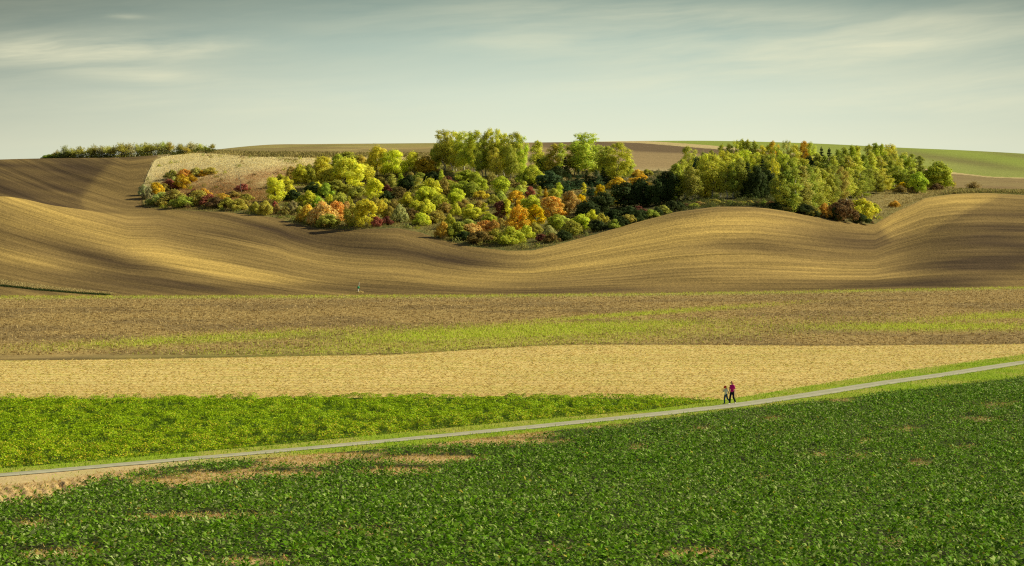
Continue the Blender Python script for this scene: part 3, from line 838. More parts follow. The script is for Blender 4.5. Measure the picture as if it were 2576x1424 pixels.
# ---------------- loose straw on the pale field
n = 200000; U, X, Y = scatter(n, 148, 262); ok = (Y > LM(U) + .3) & (Y < LS(U)); U, X, Y = [a[ok] for a in (U, X, Y)]; n = len(U); Z = height_uy(U, Y)
ang = rng.normal(0, .6, n) + math.pi * (rng.uniform(size=n) < .5); t = rng.uniform(-.05, .55, n)
d = np.stack([np.cos(ang) * np.cos(t), np.sin(ang) * np.cos(t), np.sin(t)], -1); s = unit(np.cross(d, rng.normal(0, 1, (n, 3))))
Vv, Tt = leaf_pairs(np.stack([X, Y, Z + .02], -1), d, s, rng.uniform(.14, .45, n), rng.uniform(.03, .07, n), rng.uniform(0, .1, n))
col = mixc(np.array([.92, .74, .33]), np.array([.52, .38, .13]), rng.uniform(size=n)); col = mixc(col, np.array([.60, .62, .12]), (rng.uniform(size=n) < .13) * .8)
tag(link('straw', np_mesh('straw', Vv, tris=Tt, attrs=tint_attr(col, 2)), m_dry), 'loose pale golden straw lying over the mown field', 'straw', kind='stuff')

# ---------------- brown stubble: lying straws, standing stalks, green regrowth
n = 250000; U, X, Y = scatter(n, 215, 430); ok = (Y > LS(U) - .2) & (Y < LB(U) - 1); U, X, Y = [a[ok] for a in (U, X, Y)]; n = len(U); Z = height_uy(U, Y)
lie = rng.uniform(size=n) < .55
ang = rng.normal(0, .5, n) + math.pi * (rng.uniform(size=n) < .5); t = np.where(lie, rng.uniform(-.02, .25, n), rng.uniform(.8, 1.57, n))
d = np.stack([np.cos(ang) * np.cos(t), np.sin(ang) * np.cos(t), np.sin(t)], -1); s = unit(np.cross(d, rng.normal(0, 1, (n, 3))))
L = np.where(lie, rng.uniform(.25, .9, n), rng.uniform(.12, .42, n))
Vv, Tt = leaf_pairs(np.stack([X, Y, Z + .01], -1), d, s, L, rng.uniform(.05, .11, n), rng.uniform(0, .1, n))
col = mixc(np.array([.85, .66, .32]), np.array([.40, .27, .10]), rng.uniform(size=n) ** .8)
col = mixc(col, np.array([.20, .13, .06]), (rng.uniform(size=n) < .25) * .85)
tag(link('stubble_stalks', np_mesh('stubble_stalks', Vv, tris=Tt, attrs=tint_attr(col, 2)), m_dry), 'broken pale stalks scattered over the brown stubble field', 'stubble', kind='stuff')
n = 800000; U, X, Y = scatter(n, 215, 450); V = row_of(U, Y)
edge = np.exp(-((V - v_base(U) - .8) / 1.3) ** 2) * (.35 + .5 * vnoise(U / 9, V, 77))
edge = np.maximum(edge, sstep(110, 0, U) * np.exp(-((V - v_base(U) + 1) / 3.0) ** 2) * .5)
p = np.maximum(green_amt(U, V) * .95, edge * .8)
ok = (Y > LS(U)) & (Y < LB(U) + 1.0) & (rng.uniform(size=n) < p); U, X, Y = [a[ok] for a in (U, X, Y)]; n = len(U); Z = height_uy(U, Y)
ang = rng.uniform(0, 6.283, n); t = rng.uniform(.7, 1.5, n)
d = np.stack([np.cos(ang) * np.cos(t), np.sin(ang) * np.cos(t), np.sin(t)], -1); s = unit(np.cross(d, rng.normal(0, 1, (n, 3))))
Vv, Tt = leaf_pairs(np.stack([X, Y, Z], -1), d, s, rng.uniform(.15, .5, n), rng.uniform(.05, .10, n), rng.uniform(.1, .5, n))
col = mixc(np.array([.48, .60, .035]), np.array([.70, .68, .14]), rng.uniform(size=n))
tag(link('green_regrowth', np_mesh('green_regrowth', Vv, tris=Tt, attrs=tint_attr(col, 2)), m_grass), 'fresh light green grass growing in streaks through the brown stubble', 'grass', kind='stuff')

# ---------------- dry grass on the scrub slope, the terrace bank and the crest banks
def tufts(name, U, Y, col, hmin, hmax, K, label, spread=.35, wid=(.05, .13)):
    n = len(U); pid = np.repeat(np.arange(n), K)
    X = (U - 512) / FPX * Y; Z = height_uy(U, Y)
    px = X[pid] + rng.normal(0, spread, n * K); py = Y[pid] + rng.normal(0, spread, n * K)
    pz = height(px, py)
    ang = rng.uniform(0, 6.283, n * K); t = rng.uniform(.7, 1.55, n * K)
    d = np.stack([np.cos(ang) * np.cos(t), np.sin(ang) * np.cos(t), np.sin(t)], -1); s = unit(np.cross(d, rng.normal(0, 1, (n * K, 3))))
    L = rng.uniform(hmin, hmax, n)[pid] * rng.uniform(.6, 1.1, n * K)
    Vv, Tt = leaf_pairs(np.stack([px, py, pz - .03], -1), d, s, L, L * rng.uniform(.22, .40, n * K), rng.uniform(.1, .5, n * K))
    c = col[pid] * rng.uniform(.8, 1.18, (n * K, 1))
    return tag(link(name, np_mesh(name, Vv, tris=Tt, attrs=tint_attr(np.clip(c, 0, .9), 2)), m_dry), label, 'grass', kind='stuff')
n = 150000; U = rng.uniform(138, 1040, n); Y = rng.uniform(440, 760, n)
ok = (Y > LE(U) + .5) & (Y < LT(U)); U, Y = U[ok], Y[ok]; V = row_of(U, Y)
pale, red, wood, nn = scrub_zone(U, V)
r = rng.uniform(size=len(U))
ok = r > wood * .8; U, Y, V, pale, red, nn = [a[ok] for a in (U, Y, V, pale, red, nn)]; n = len(U)
col = mixc(np.array([.34, .29, .09]), np.array([.22, .23, .06]), rng.uniform(size=n))
col = mixc(col, np.array([.40, .25, .11]), (rng.uniform(size=n) < .25) * .8)
col = mixc(col, np.array([.95, .82, .46]), pale * rng.uniform(.6, 1, n)); col = mixc(col, np.array([.50, .20, .065]), red * rng.uniform(.1, 1, n))
dry = np.clip(.85 * gauss(U, V, 600, 182, 50, 7, 0) + .6 * gauss(U, V, 585, 205, 30, 4, -5) + .8 * gauss(U, V, 905, 197, 40, 9, -15), 0, 1)
col = mixc(col, np.array([.64, .50, .22]), dry * rng.uniform(.3, 1, n))
tufts('rough_grass', U, Y, col, .18, .62, 4, 'rough dry grass and red-brown herbs covering the scrubby slope', .6)
n = 2500; U = rng.uniform(-60, 108, n); V = np.interp(U, [-60, 0, 40, 80, 112], [276.6, 285.2, 289.6, 293.0, 294.8]) + rng.uniform(0, .8, n)  # dark tufts added to imitate the shadow line under the bank
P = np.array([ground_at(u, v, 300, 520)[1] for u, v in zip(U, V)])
tufts('bank_foot_shade', U, P, np.tile([.05, .08, .02], (n, 1)), .15, .4, 4, 'dark green tufts added as shade along the foot of the low bank at left', .3)
# terrace bank at the left and the weedy banks along the crest
n = 14000; U = rng.uniform(-60, 112, n); V = np.interp(U, [-60, 0, 40, 80, 112], [276, 284.5, 289, 292.5, 294.5]) - rng.uniform(0, 1, n) * np.interp(U, [0, 112], [4.0, .6])
P = np.array([ground_at(u, v, 300, 520)[1] for u, v in zip(U, V)])
tufts('bank_grass', U, P, mixc(np.array([.50, .40, .17]), np.array([.66, .54, .26]), rng.uniform(size=n)), .15, .5, 4, 'strip of long dry grass on the low field bank at left', .4)
n = 5000; U = rng.uniform(945, 1060, n); Y = np.interp(U, [945, 1024, 1060], [566, 576, 590]) + rng.uniform(0, 14, n)
tufts('bank_grass', U, Y, mixc(np.array([.30, .30, .08]), np.array([.55, .43, .18]), rng.uniform(size=n)), .4, 1.2, 4, 'weedy grass bank on the brow of the hill at right', .5)
n = 9000; U = rng.uniform(190, 440, n); Y = LT(U) + rng.uniform(0, 30, n)
tufts('bank_grass', U, Y, mixc(np.array([.33, .28, .09]), np.array([.55, .45, .18]), rng.uniform(size=n) * sstep(.3, .6, vnoise(U / 8, Y / 8, 7))), .4, 1.3, 4, 'brown weedy strip above the pale grass slope', .6)

# ------------------------------------------------------------------ trees and bushes
m_leaf = leaf_mat('foliage', attr_only=False, trans=.42, rough=.75, spec=.12)
def bark_mat(name, a, b, sc_):
    m, nt = new_mat(name)
    out = N(nt, 'ShaderNodeOutputMaterial'); bs = N(nt, 'ShaderNodeBsdfPrincipled'); nt.links.new(bs.outputs[0], out.inputs[0]); bs.inputs['Roughness'].default_value = .9
    tcn = N(nt, 'ShaderNodeTexCoord')
    f = noise(nt, mapping(nt, tcn.outputs['Object'], sc_), 1.0, 4, .6)
    cr = N(nt, 'ShaderNodeValToRGB'); nt.links.new(f, cr.inputs[0])
    cr.color_ramp.elements[0].position = .35; cr.color_ramp.elements[0].color = (*a, 1); cr.color_ramp.elements[1].position = .6; cr.color_ramp.elements[1].color = (*b, 1)
    nt.links.new(cr.outputs[0], bs.inputs['Base Color'])
    return m
m_birchbark = bark_mat('birch_bark', (.22, .20, .15), (.72, .68, .56), (20, 20, 60))
m_bark = bark_mat('dark_bark', (.06, .05, .035), (.16, .13, .09), (30, 30, 12))

PAL = {'yg': (.455,.43,.045), 'lime': (.40,.42,.04), 'green': (.30,.325,.035), 'mid': (.245,.27,.042), 'olive': (.30,.275,.06), 'dark': (.060,.088,.025),
       'pine': (.085,.145,.06), 'paleg': (.37,.39,.11), 'yellow': (.82,.63,.015), 'gold': (.80,.58,.05), 'orange': (.78,.49,.11), 'peach': (.76,.57,.19),
       'red': (.20,.075,.05), 'pink': (.27,.10,.065), 'rust': (.27,.20,.07), 'ochre': (.52,.36,.06), 'grey': (.33,.32,.17), 'brown': (.22,.14,.06), 'birchg': (.36,.37,.06), 'birchy': (.40,.41,.055)}
WORD = {'yg': 'yellow-green', 'lime': 'lime green', 'green': 'bright green', 'mid': 'mid green', 'olive': 'olive', 'dark': 'dark green', 'pine': 'blue-green', 'paleg': 'pale green',
        'yellow': 'bright yellow', 'gold': 'golden', 'orange': 'orange', 'peach': 'peach coloured', 'red': 'dark red', 'pink': 'pinkish red', 'rust': 'rusty brown', 'ochre': 'ochre',
        'grey': 'silvery grey', 'brown': 'brown', 'birchg': 'soft green', 'birchy': 'yellowish green'}

def blobs_for(kind, r):
    """clump centres (x,y,z,rx,rz) inside the nominal outline of a kind; w,h in metres"""
    B = []
    if kind == 'birch':
        w, h = 6.5, 14.0
        for k in range(17):
            f = k / 16.0; z = h * (.24 + .70 * f)
            R = w * .5 * (math.sin(math.pi * (.20 + .62 * f)) ** .7) * .80
            for j in range(3 if f < .75 else 2):
                a = r.uniform(0, 6.28); q = R * r.uniform(.25, 1.0)
                rx = w * r.uniform(.10, .17) * (1 - .35 * f)
                B.append((q * math.cos(a), q * math.sin(a), z + r.uniform(-.6, .4), rx, rx * r.uniform(1.0, 1.6)))
        B.append((0, 0, h * .94, .7, 1.0))
    elif kind == 'aspen':
        w, h = 4.6, 13.0
        for k in range(16):
            f = k / 15.0; z = h * (.14 + .80 * f)
            R = w * .5 * (1 - .55 * f ** 1.8) * .72
            for j in range(2):
                a = r.uniform(0, 6.28); q = R * r.uniform(.2, 1.0); rx = w * r.uniform(.12, .20) * (1 - .4 * f)
                B.append((q * math.cos(a), q * math.sin(a), z + r.uniform(-.5, .5), rx, rx * r.uniform(1.1, 1.8)))
        B.append((0, 0, h * .965, .3, .7))
    elif kind == 'robinia':
        w, h = 9.0, 8.5
        for k in range(40):
            f = r.uniform(0, 1); z = h * (.16 + .72 * f)
            R = w * .5 * math.sqrt(max(.05, 1 - ((f - .30) / .78) ** 2)) * .80
            a = k * 2.4 + r.uniform(-.4, .4); q = R * math.sqrt(r.uniform(.2, 1.0)); rx = w * r.uniform(.08, .14)
            B.append((q * math.cos(a), q * math.sin(a), z, rx, rx * r.uniform(.5, .8)))
        B.append((r.uniform(-.5, .5), 0, h * .90, w * .12, h * .07))
    elif kind == 'round':
        w, h = 7.0, 7.0
        for k in range(42):
            f = r.uniform(0, 1); z = h * (.12 + .66 * f)
            R = w * .5 * math.sqrt(max(.06, 1 - ((f - .38) / .72) ** 2)) * .74
            a = k * 2.4 + r.uniform(-.5, .5); q = R * math.sqrt(r.uniform(.15, 1.0)); rx = w * r.uniform(.07, .15)
            B.append((q * math.cos(a), q * math.sin(a), z, rx, rx * r.uniform(.75, 1.1)))
        B.append((r.uniform(-.6, .6), 0, h * .86, w * .15, h * .12))
    elif kind == 'maple':
        w, h = 5.4, 7.0
        for k in range(34):
            f = r.uniform(0, 1); z = h * (.10 + .74 * f)
            R = w * .5 * math.sqrt(max(.05, 1 - ((f - .36) / .70) ** 2)) * .76
            a = k * 2.4 + r.uniform(-.5, .5); q = R * math.sqrt(r.uniform(.15, 1.0)); rx = w * r.uniform(.07, .14)
            B.append((q * math.cos(a), q * math.sin(a), z, rx, rx * r.uniform(.9, 1.6)))
        B.append((0, 0, h * .91, w * .10, h * .08))
    elif kind == 'bush':
        w, h = 4.5, 3.2
        for k in range(28):
            f = r.uniform(0, 1) ** 1.2; z = h * (.10 + .66 * f)
            R = w * .5 * math.sqrt(max(.06, 1 - (f / 1.06) ** 2)) * .84
            a = k * 2.4 + r.uniform(-.5, .5); q = R * math.sqrt(r.uniform(.1, 1.0)); rx = w * r.uniform(.06, .14)
            B.append((q * math.cos(a), q * math.sin(a), z, rx, rx * r.uniform(.8, 1.6)))
        B.append((0, 0, h * .80, w * .14, h * .2))
    elif kind == 'cone':
        w, h = 4.2, 9.0
        for k in range(13):
            f = k / 12.0; z = h * (.07 + .86 * f); R = w * .5 * (1 - f) ** .85
            m = max(2, int(7 * (1 - f)))
            for j in range(m):
                a = j * 6.28 / m + k * 1.3 + r.uniform(-.3, .3); q = R * r.uniform(.45, .85); rx = w * (.07 + .09 * (1 - f))
                B.append((q * math.cos(a), q * math.sin(a), z - q * .22, rx, rx * .55))
        B.append((0, 0, h * .965, .16, .55))
    return B, w, h

def skin_tubes(segs, ns=5):
    """tapered limbs: segs = [(p0, p1, r0, r1)]"""
    V = []; Q = []
    for p0, p1, r0, r1 in segs:
        p0 = np.array(p0, float); p1 = np.array(p1, float); ax = unit(p1 - p0)
        u_ = unit(np.cross(ax, [.31, .95, .02])); v_ = np.cross(ax, u_)
        b = len(V)
        for p, rr in ((p0, r0), (p1, r1)):
            for k in range(ns):
                a = 6.2832 * k / ns; V.append(p + rr * (math.cos(a) * u_ + math.sin(a) * v_))
        for k in range(ns):
            k2 = (k + 1) % ns; Q.append((b + k, b + k2, b + ns + k2, b + ns + k))
    return np.array(V), np.array(Q)

def limb_path(p0, p1, r0, r1, r, n=4, sag=.12):
    pts = [np.array(p0, float) + (np.array(p1, float) - np.array(p0, float)) * (i / n) for i in range(n + 1)]
    ln = np.linalg.norm(pts[-1] - pts[0])
    for i in range(1, n): pts[i] = pts[i] + np.array([r.normal(0, .05), r.normal(0, .05), sag * math.sin(math.pi * i / n)]) * ln * .5
    return [(pts[i], pts[i + 1], r0 + (r1 - r0) * i / n, r0 + (r1 - r0) * (i + 1) / n) for i in range(n)]

DENS = {'birch': .85, 'aspen': .95, 'robinia': 1.25, 'round': 1.05, 'maple': 1.05, 'bush': 1.1, 'cone': 1.5}
LEAF = {'birch': .33, 'aspen': .32, 'robinia': .35, 'round': .33, 'maple': .30, 'bush': .23, 'cone': .34}
def make_protos(kind, nvar, seed):
    protos = []
    for v_ in range(nvar):
        r = np.random.default_rng(seed * 100 + v_)
        B, w, h = blobs_for(kind, r)
        C = []; Nn = []; T = []
        lf = LEAF[kind]
        for (bx, by, bz, rx, rz) in B:
            m = int(max(14, DENS[kind] * 4 * math.pi * (rx * rx * .5 + rx * rz * .5) / (lf * lf * .45)))
            m = min(m, 240)
            dd = unit(r.normal(0, 1, (m, 3))); dd[:, 2] = np.where(r.uniform(size=m) < .35, np.abs(dd[:, 2]), dd[:, 2])
            rad = r.uniform(.55, 1.12, m) ** .6 if kind not in ('birch', 'aspen', 'robinia') else r.uniform(.25, 1.5, m) ** .8
            P = np.array([bx, by, bz]) + dd * rad[:, None] * np.array([rx, rx, rz])
            out_ = unit(np.array([bx / (w * .5), by / (w * .5), (bz - h * .45) / (h * .5)]) + 1e-3)
            nn = unit(dd * .9 + out_ * .55 + r.normal(0, .28, (m, 3)))
            C.append(P); Nn.append(nn)
            bb = r.uniform(.82, 1.16)
            T.append(np.full(m, bb) * r.uniform(.70, 1.22, m))
        # loose outer sprays break up the outline
        m = int(110 * w)
        a = r.uniform(0, 6.28, m); k = r.integers(0, len(B), m); BB = np.array(B)
        dd = unit(r.normal(0, 1, (m, 3))); P = BB[k][:, :3] + dd * (BB[k][:, 3:4] * r.uniform(1.0, 1.55, (m, 1)))
        C.append(P); Nn.append(unit(dd + r.normal(0, .6, (m, 3)))); T.append(r.uniform(.75, 1.2, m))
        C = np.concatenate(C); Nn = np.concatenate(Nn); T = np.concatenate(T)
        C[:, 2] = np.maximum(C[:, 2], .08)
        n = len(C)
        down = np.array([0, 0, -1.0]) if kind in ('birch', 'robinia', 'cone') else np.array([0, 0, .3])
        d = unit(np.cross(Nn, r.normal(0, 1, (n, 3))) + down * (.55 if kind == 'birch' else .25)); d = unit(d - Nn * (d * Nn).sum(-1, keepdims=True))
        s = np.cross(Nn, d)
        L = lf * r.uniform(.7, 1.45, n) * (1.15 if kind == 'birch' else 1.0); Wd = L * (r.uniform(.40, .60, n) if kind in ('birch', 'cone') else r.uniform(.55, .8, n))
        Vv, Tt = leaf_pairs(C - d * (L * .5)[:, None], d, s, L, Wd, r.uniform(0, .35, n))
        Vv[:, 2] = np.maximum(Vv[:, 2], -.05)
        hue = r.normal(0, .07, n)
        tint = np.stack([T * (1 + hue), T * (1 - hue * .15), T * (1 - hue * .5)], -1)
        # normalise to the outline the leaves really reach
        rad_ = np.hypot(Vv[:, 0], Vv[:, 1]); w = 2 * np.percentile(rad_, 96.5); h = np.percentile(Vv[:, 2], 99.6)
        Vv = Vv / np.array([w, w, h])
        me = np_mesh('crown', Vv, tris=Tt, attrs=tint_attr(np.clip(tint, 0, 1.6), 2)); me.materials.append(m_leaf)
        segs = []
        if kind in ('birch', 'aspen'):
            r0 = .036 * w
            lean = r.normal(0, .25, 2)
            top = (lean[0], lean[1], h * .93)
            segs += limb_path((0, 0, -.3), top, r0, .03, r, 7, 0)
            for q in range(14):
                b = B[r.integers(0, len(B))]; zz = max(.12 * h, b[2] - abs(b[0]) - abs(b[1]) - r.uniform(0, 1))
                f = zz / (h * .93)
                segs += limb_path((lean[0] * f, lean[1] * f, zz), b[:3], .07 * (1.25 - f), .02, r, 3)
        elif kind == 'cone':
            segs += limb_path((0, 0, -.3), (0, 0, h * .95), .13, .02, r, 6, 0)
            for q in range(10):
                b = B[r.integers(0, len(B))]; segs += limb_path((0, 0, b[2] + .1), b[:3], .04, .015, r, 2, 0)
        else:
            nst = {'robinia': 2, 'round': 2, 'maple': 1, 'bush': 4}[kind]
            for q in range(nst):
                a = r.uniform(0, 6.28); rr = (.018 * w if kind != 'bush' else .012 * w)
                fork = (math.cos(a) * w * .06, math.sin(a) * w * .06, h * r.uniform(.25, .38))
                segs += limb_path((math.cos(a) * .1, math.sin(a) * .1, -.3), fork, rr * 1.3, rr, r, 3, 0)
                for t_ in range(5):
                    b = B[r.integers(0, len(B))]; segs += limb_path(fork, b[:3], rr * .7, .025, r, 4)
        tv, tq = skin_tubes(segs)
        tm = np_mesh('trunk', tv / np.array([w, w, h]), tq, smooth=True)
        protos.append((me, tm))
    return protos

# twiggy half-bare bushes of the skyline hedge
def make_bare(nvar, seed):
    protos = []
    for v_ in range(nvar):
        r = np.random.default_rng(seed * 100 + v_)
        segs = []; tips = []
        for q in range(5):
            a = r.uniform(0, 6.28); st = np.array([math.cos(a) * .3, math.sin(a) * .3, -.2])
            fork = np.array([math.cos(a) * r.uniform(.3, .8), math.sin(a) * r.uniform(.3, .8), r.uniform(1.0, 1.8)])
            segs += limb_path(st, fork, .09, .06, r, 2, 0)
            for t_ in range(9):
                an = r.uniform(0, 6.28); el_ = r.uniform(.1, 1.4); ln = r.uniform(1.0, 2.2)
                tip = fork + ln * np.array([math.cos(an) * math.cos(el_), math.sin(an) * math.cos(el_), math.sin(el_)])
                segs += limb_path(fork, tip, .045, .015, r, 3); tips.append((fork, tip))
        tv, tq = skin_tubes(segs, 4)
        C = []
        for (f, t_) in tips:
            m = 44; C.append(f + (t_ - f) * r.uniform(.25, 1.08, (m, 1)) + r.normal(0, .17, (m, 3)))
        C.append(np.stack([r.normal(0, 1.1, 260), r.normal(0, 1.1, 260), np.abs(r.normal(.4, .8, 260))], -1))
        C = np.concatenate(C); n = len(C)
        nn = unit(r.normal(0, 1, (n, 3)) + np.array([0, 0, .5])); d = unit(np.cross(nn, r.normal(0, 1, (n, 3)))); s = np.cross(nn, d); L = r.uniform(.16, .36, n)
        Vv, Tt = leaf_pairs(C, d, s, L, L * r.uniform(.3, .6, n), r.uniform(0, .3, n))
        Vv[:, 2] = np.maximum(Vv[:, 2], -.05)
        T = r.uniform(.65, 1.25, n)
        sc3 = np.array([4.6, 4.6, 4.0])
        me = np_mesh('crown', Vv / sc3, tris=Tt, attrs=tint_attr(np.stack([T, T, T], -1), 2)); me.materials.append(m_leaf)
        tm = np_mesh('trunk', tv / sc3, tq, smooth=True); tm.materials.append(m_bark)
        protos.append((me, tm))
    return protos

NV = {'birch': 5, 'aspen': 4, 'robinia': 4, 'round': 4, 'maple': 4, 'bush': 6, 'cone': 3}
PROTO = {k: make_protos(k, n, i + 1) for i, (k, n) in enumerate(NV.items())}
for k in PROTO:
    for me, tm in PROTO[k]: tm.materials.append(m_birchbark if k in ('birch', 'aspen') else m_bark)
PROTO['bare'] = make_bare(5, 60); NV['bare'] = 5
PROTO['willow'] = PROTO['maple']; NV['willow'] = 4
OBJ_NAME = {'birch': 'birch_tree', 'aspen': 'slender_tree', 'robinia': 'broad_tree', 'round': 'round_tree', 'maple': 'autumn_tree', 'bush': 'bush', 'cone': 'conifer_tree', 'bare': 'hedge_bush', 'willow': 'willow_bush'}
CAT = {'birch': 'birch', 'aspen': 'tree', 'robinia': 'tree', 'round': 'tree', 'maple': 'tree', 'bush': 'bush', 'cone': 'conifer', 'bare': 'bush', 'willow': 'bush'}
KWORD = {'birch': 'birch tree', 'aspen': 'slender tree', 'robinia': 'broad feathery tree', 'round': 'round tree', 'maple': 'tree', 'bush': 'bush', 'cone': 'conifer', 'bare': 'twiggy bush', 'willow': 'upright bush'}
_cnt = {}
PLANTS = []   # (root, u, v, kind, label or None, zone)
CROPS = {'A': (250.0, 125.0, 10.955), 'B': (412.5, 125.0, 10.846), 'C': (600.0, 130.0, 11.449), 'E': (775.0, 135.0, 10.345), 'D': (0.0, 135.0, 11.449)}
trng = np.random.default_rng(99)

def plant(x, Y, w, h, kind, colr, label=None, group=None, uv=(0, 0), zone='scrub', vary=.08):
    z = float(height(np.array([x]), np.array([Y]))[0])
    root = bpy.data.objects.new(OBJ_NAME[kind], None); COL.objects.link(root)
    root.location = (x, Y, z - .05); root.rotation_euler = (0, 0, trng.uniform(0, 6.28)); root.empty_display_size = .5
    k = _cnt.get(kind, 0); _cnt[kind] = k + 1
    me, tm = PROTO[kind][k % NV[kind]]
    base_ = np.array(PAL[colr])
    if zone == 'scrub' and colr in ('yg', 'lime', 'green', 'olive', 'ochre', 'rust', 'brown', 'mid', 'paleg', 'grey'): base_ = base_ * .72 + np.array([.36, .345, .045]) * .28
    c = base_ * (1.35 if colr in ('dark', 'pine', 'red', 'brown') else min(2.1, .90 / base_.max())) * (1 + trng.normal(0, vary)) * (1 + trng.normal(0, vary * .5, 3))
    for nm, mesh in (('crown', me), ('trunk', tm)):
        o = bpy.data.objects.new(nm, mesh); COL.objects.link(o); o.parent = root; o.scale = (w, w, h)
        if nm == 'crown': o.color = (*np.clip(c, .005, .95), 1)
    tag(root, label, CAT[kind], group)
    PLANTS.append([root, uv[0], uv[1], kind, colr, label, zone, h])
    return root

def from_crop(cr_, X, Yb, W, H, kind, colr, label=None, zone='scrub', clampe=True):
    ou, ov, s_ = CROPS[cr_]
    u = ou + X / s_; v = ov + Yb / s_
    ve = float(v_edge(np.array([u]))[0])
    if clampe and u > 141: v = min(v, ve - .8)
    p = ground_at(u, v, 400 if zone != 'near' else 60)
    k = p[1] / FPX / s_
    return plant(p[0], p[1], W * k * ((1.5 if zone == 'misc' and cr_ == 'D' else 1.3) if kind == 'bush' else 1.28 if zone in ('front', 'middle', 'back') else 1.18), max(H * k, .8) * (1.12 if kind == 'bush' else 1.03), kind, colr, label, uv=(u, v), zone=zone)

A_LIST = [
 (-250,905,170,100,'bush','olive'), (-380,890,150,90,'bush','rust'), (-140,930,170,110,'bush','olive'), (-60,905,120,80,'bush','rust'), (-300,820,130,65,'bush','ochre'), (-180,790,140,60,'bush','rust'), (-80,720,150,70,'bush','pink'), (-40,830,120,70,'bush','olive'),
 (265,850,200,270,'robinia','yg','small yellow-green tree with bare dark trunk standing apart on the grass slope'),
 (390,690,130,120,'round','yg'), (435,800,130,130,'bush','yg'), (545,655,150,220,'round','lime'), (650,655,130,215,'round','mid'),
 (790,640,230,285,'robinia','yg'), (1060,705,340,330,'robinia','yg','largest broad yellow-green tree in the middle of the left thicket'),
 (860,700,270,215,'robinia','yg'), (1080,440,260,140,'round','mid'), (1210,440,150,110,'round','olive'), (960,470,130,150,'round','green'),
 (1390,560,210,315,'robinia','yg'), (1560,575,260,290,'robinia','lime'), (1780,545,160,245,'robinia','yg'), (1925,540,220,190,'round','gold'),
 (1260,655,190,220,'robinia','yg'), (1360,830,170,240,'maple','yg','drooping yellow-green tree in front of the broad thicket'),
 (735,775,155,135,'bush','yg'), (640,890,190,150,'bush','lime'), (745,900,120,110,'bush','green'), (690,780,160,150,'round','dark'),
 (1550,690,100,150,'aspen','paleg'), (1650,705,85,170,'aspen','green'), (830,790,170,140,'bush','dark'), (950,760,260,140,'bush','mid'),
 (640,1060,210,165,'bush','ochre'), (790,1092,270,225,'bush','peach','big rounded peach-orange hedge bush at the field edge'), (930,1062,240,200,'bush','orange'), (1060,1035,150,175,'bush','peach'),
 (700,1075,180,120,'bush','green'), (860,1120,200,130,'bush','olive'),
 (1270,1112,230,290,'willow','yg','tall upright olive-yellow bush beside the peach hedge'), (1120,1092,170,200,'bush','olive'), (1190,1100,130,180,'bush','olive'),
 (1390,1112,110,100,'bush','pink'), (1500,1092,130,85,'bush','red'), (1440,1010,160,170,'bush','yg'), (1390,960,120,140,'bush','olive'),
 (1740,895,180,140,'bush','yg'), (1845,770,125,190,'aspen','paleg','pale conical sapling above the lime thicket'), (1980,825,210,235,'round','lime'), (2085,935,190,145,'bush','green'), (1900,880,150,200,'round','lime'),
 (1870,1100,150,125,'bush','lime'), (1945,1000,150,165,'bush','yg'), (1640,1062,160,170,'bush','grey'), (1780,1050,150,110,'bush','brown'), (2030,1060,190,110,'bush','olive'),
 (60,965,110,110,'bush','olive'), (170,985,140,140,'bush','olive'), (290,972,90,95,'bush','rust'), (390,985,120,90,'bush','rust'), (470,985,90,140,'bush','grey'), (545,990,130,90,'bush','olive'), (270,900,50,60,'bush','pink'),
 (985,885,170,130,'bush','olive'), (1085,885,85,95,'bush','green'), (870,862,90,95,'bush','lime'), (1180,805,180,120,'bush','olive'), (1580,935,130,110,'bush','rust'), (1530,1010,120,110,'bush','rust'), (1480,905,120,90,'bush','olive'),
 (1740,705,200,140,'bush','dark'), (1860,665,170,140,'round','dark'), (1990,665,160,150,'round','dark'), (1760,640,140,110,'bush','rust'), (1300,640,110,90,'bush','rust'), (1440,690,90,110,'bush','rust'), (1500,740,100,80,'bush','red'),
 (1640,800,170,110,'bush','brown'), (1500,820,150,90,'bush','dark'), (2130,760,140,160,'bush','rust'), (2100,640,60,150,'aspen','birchg'), (1960,720,130,110,'bush','dark'),
 (470,830,170,110,'bush','dark'), (330,690,110,150,'round','green'), (460,590,130,120,'bush','rust'),
]
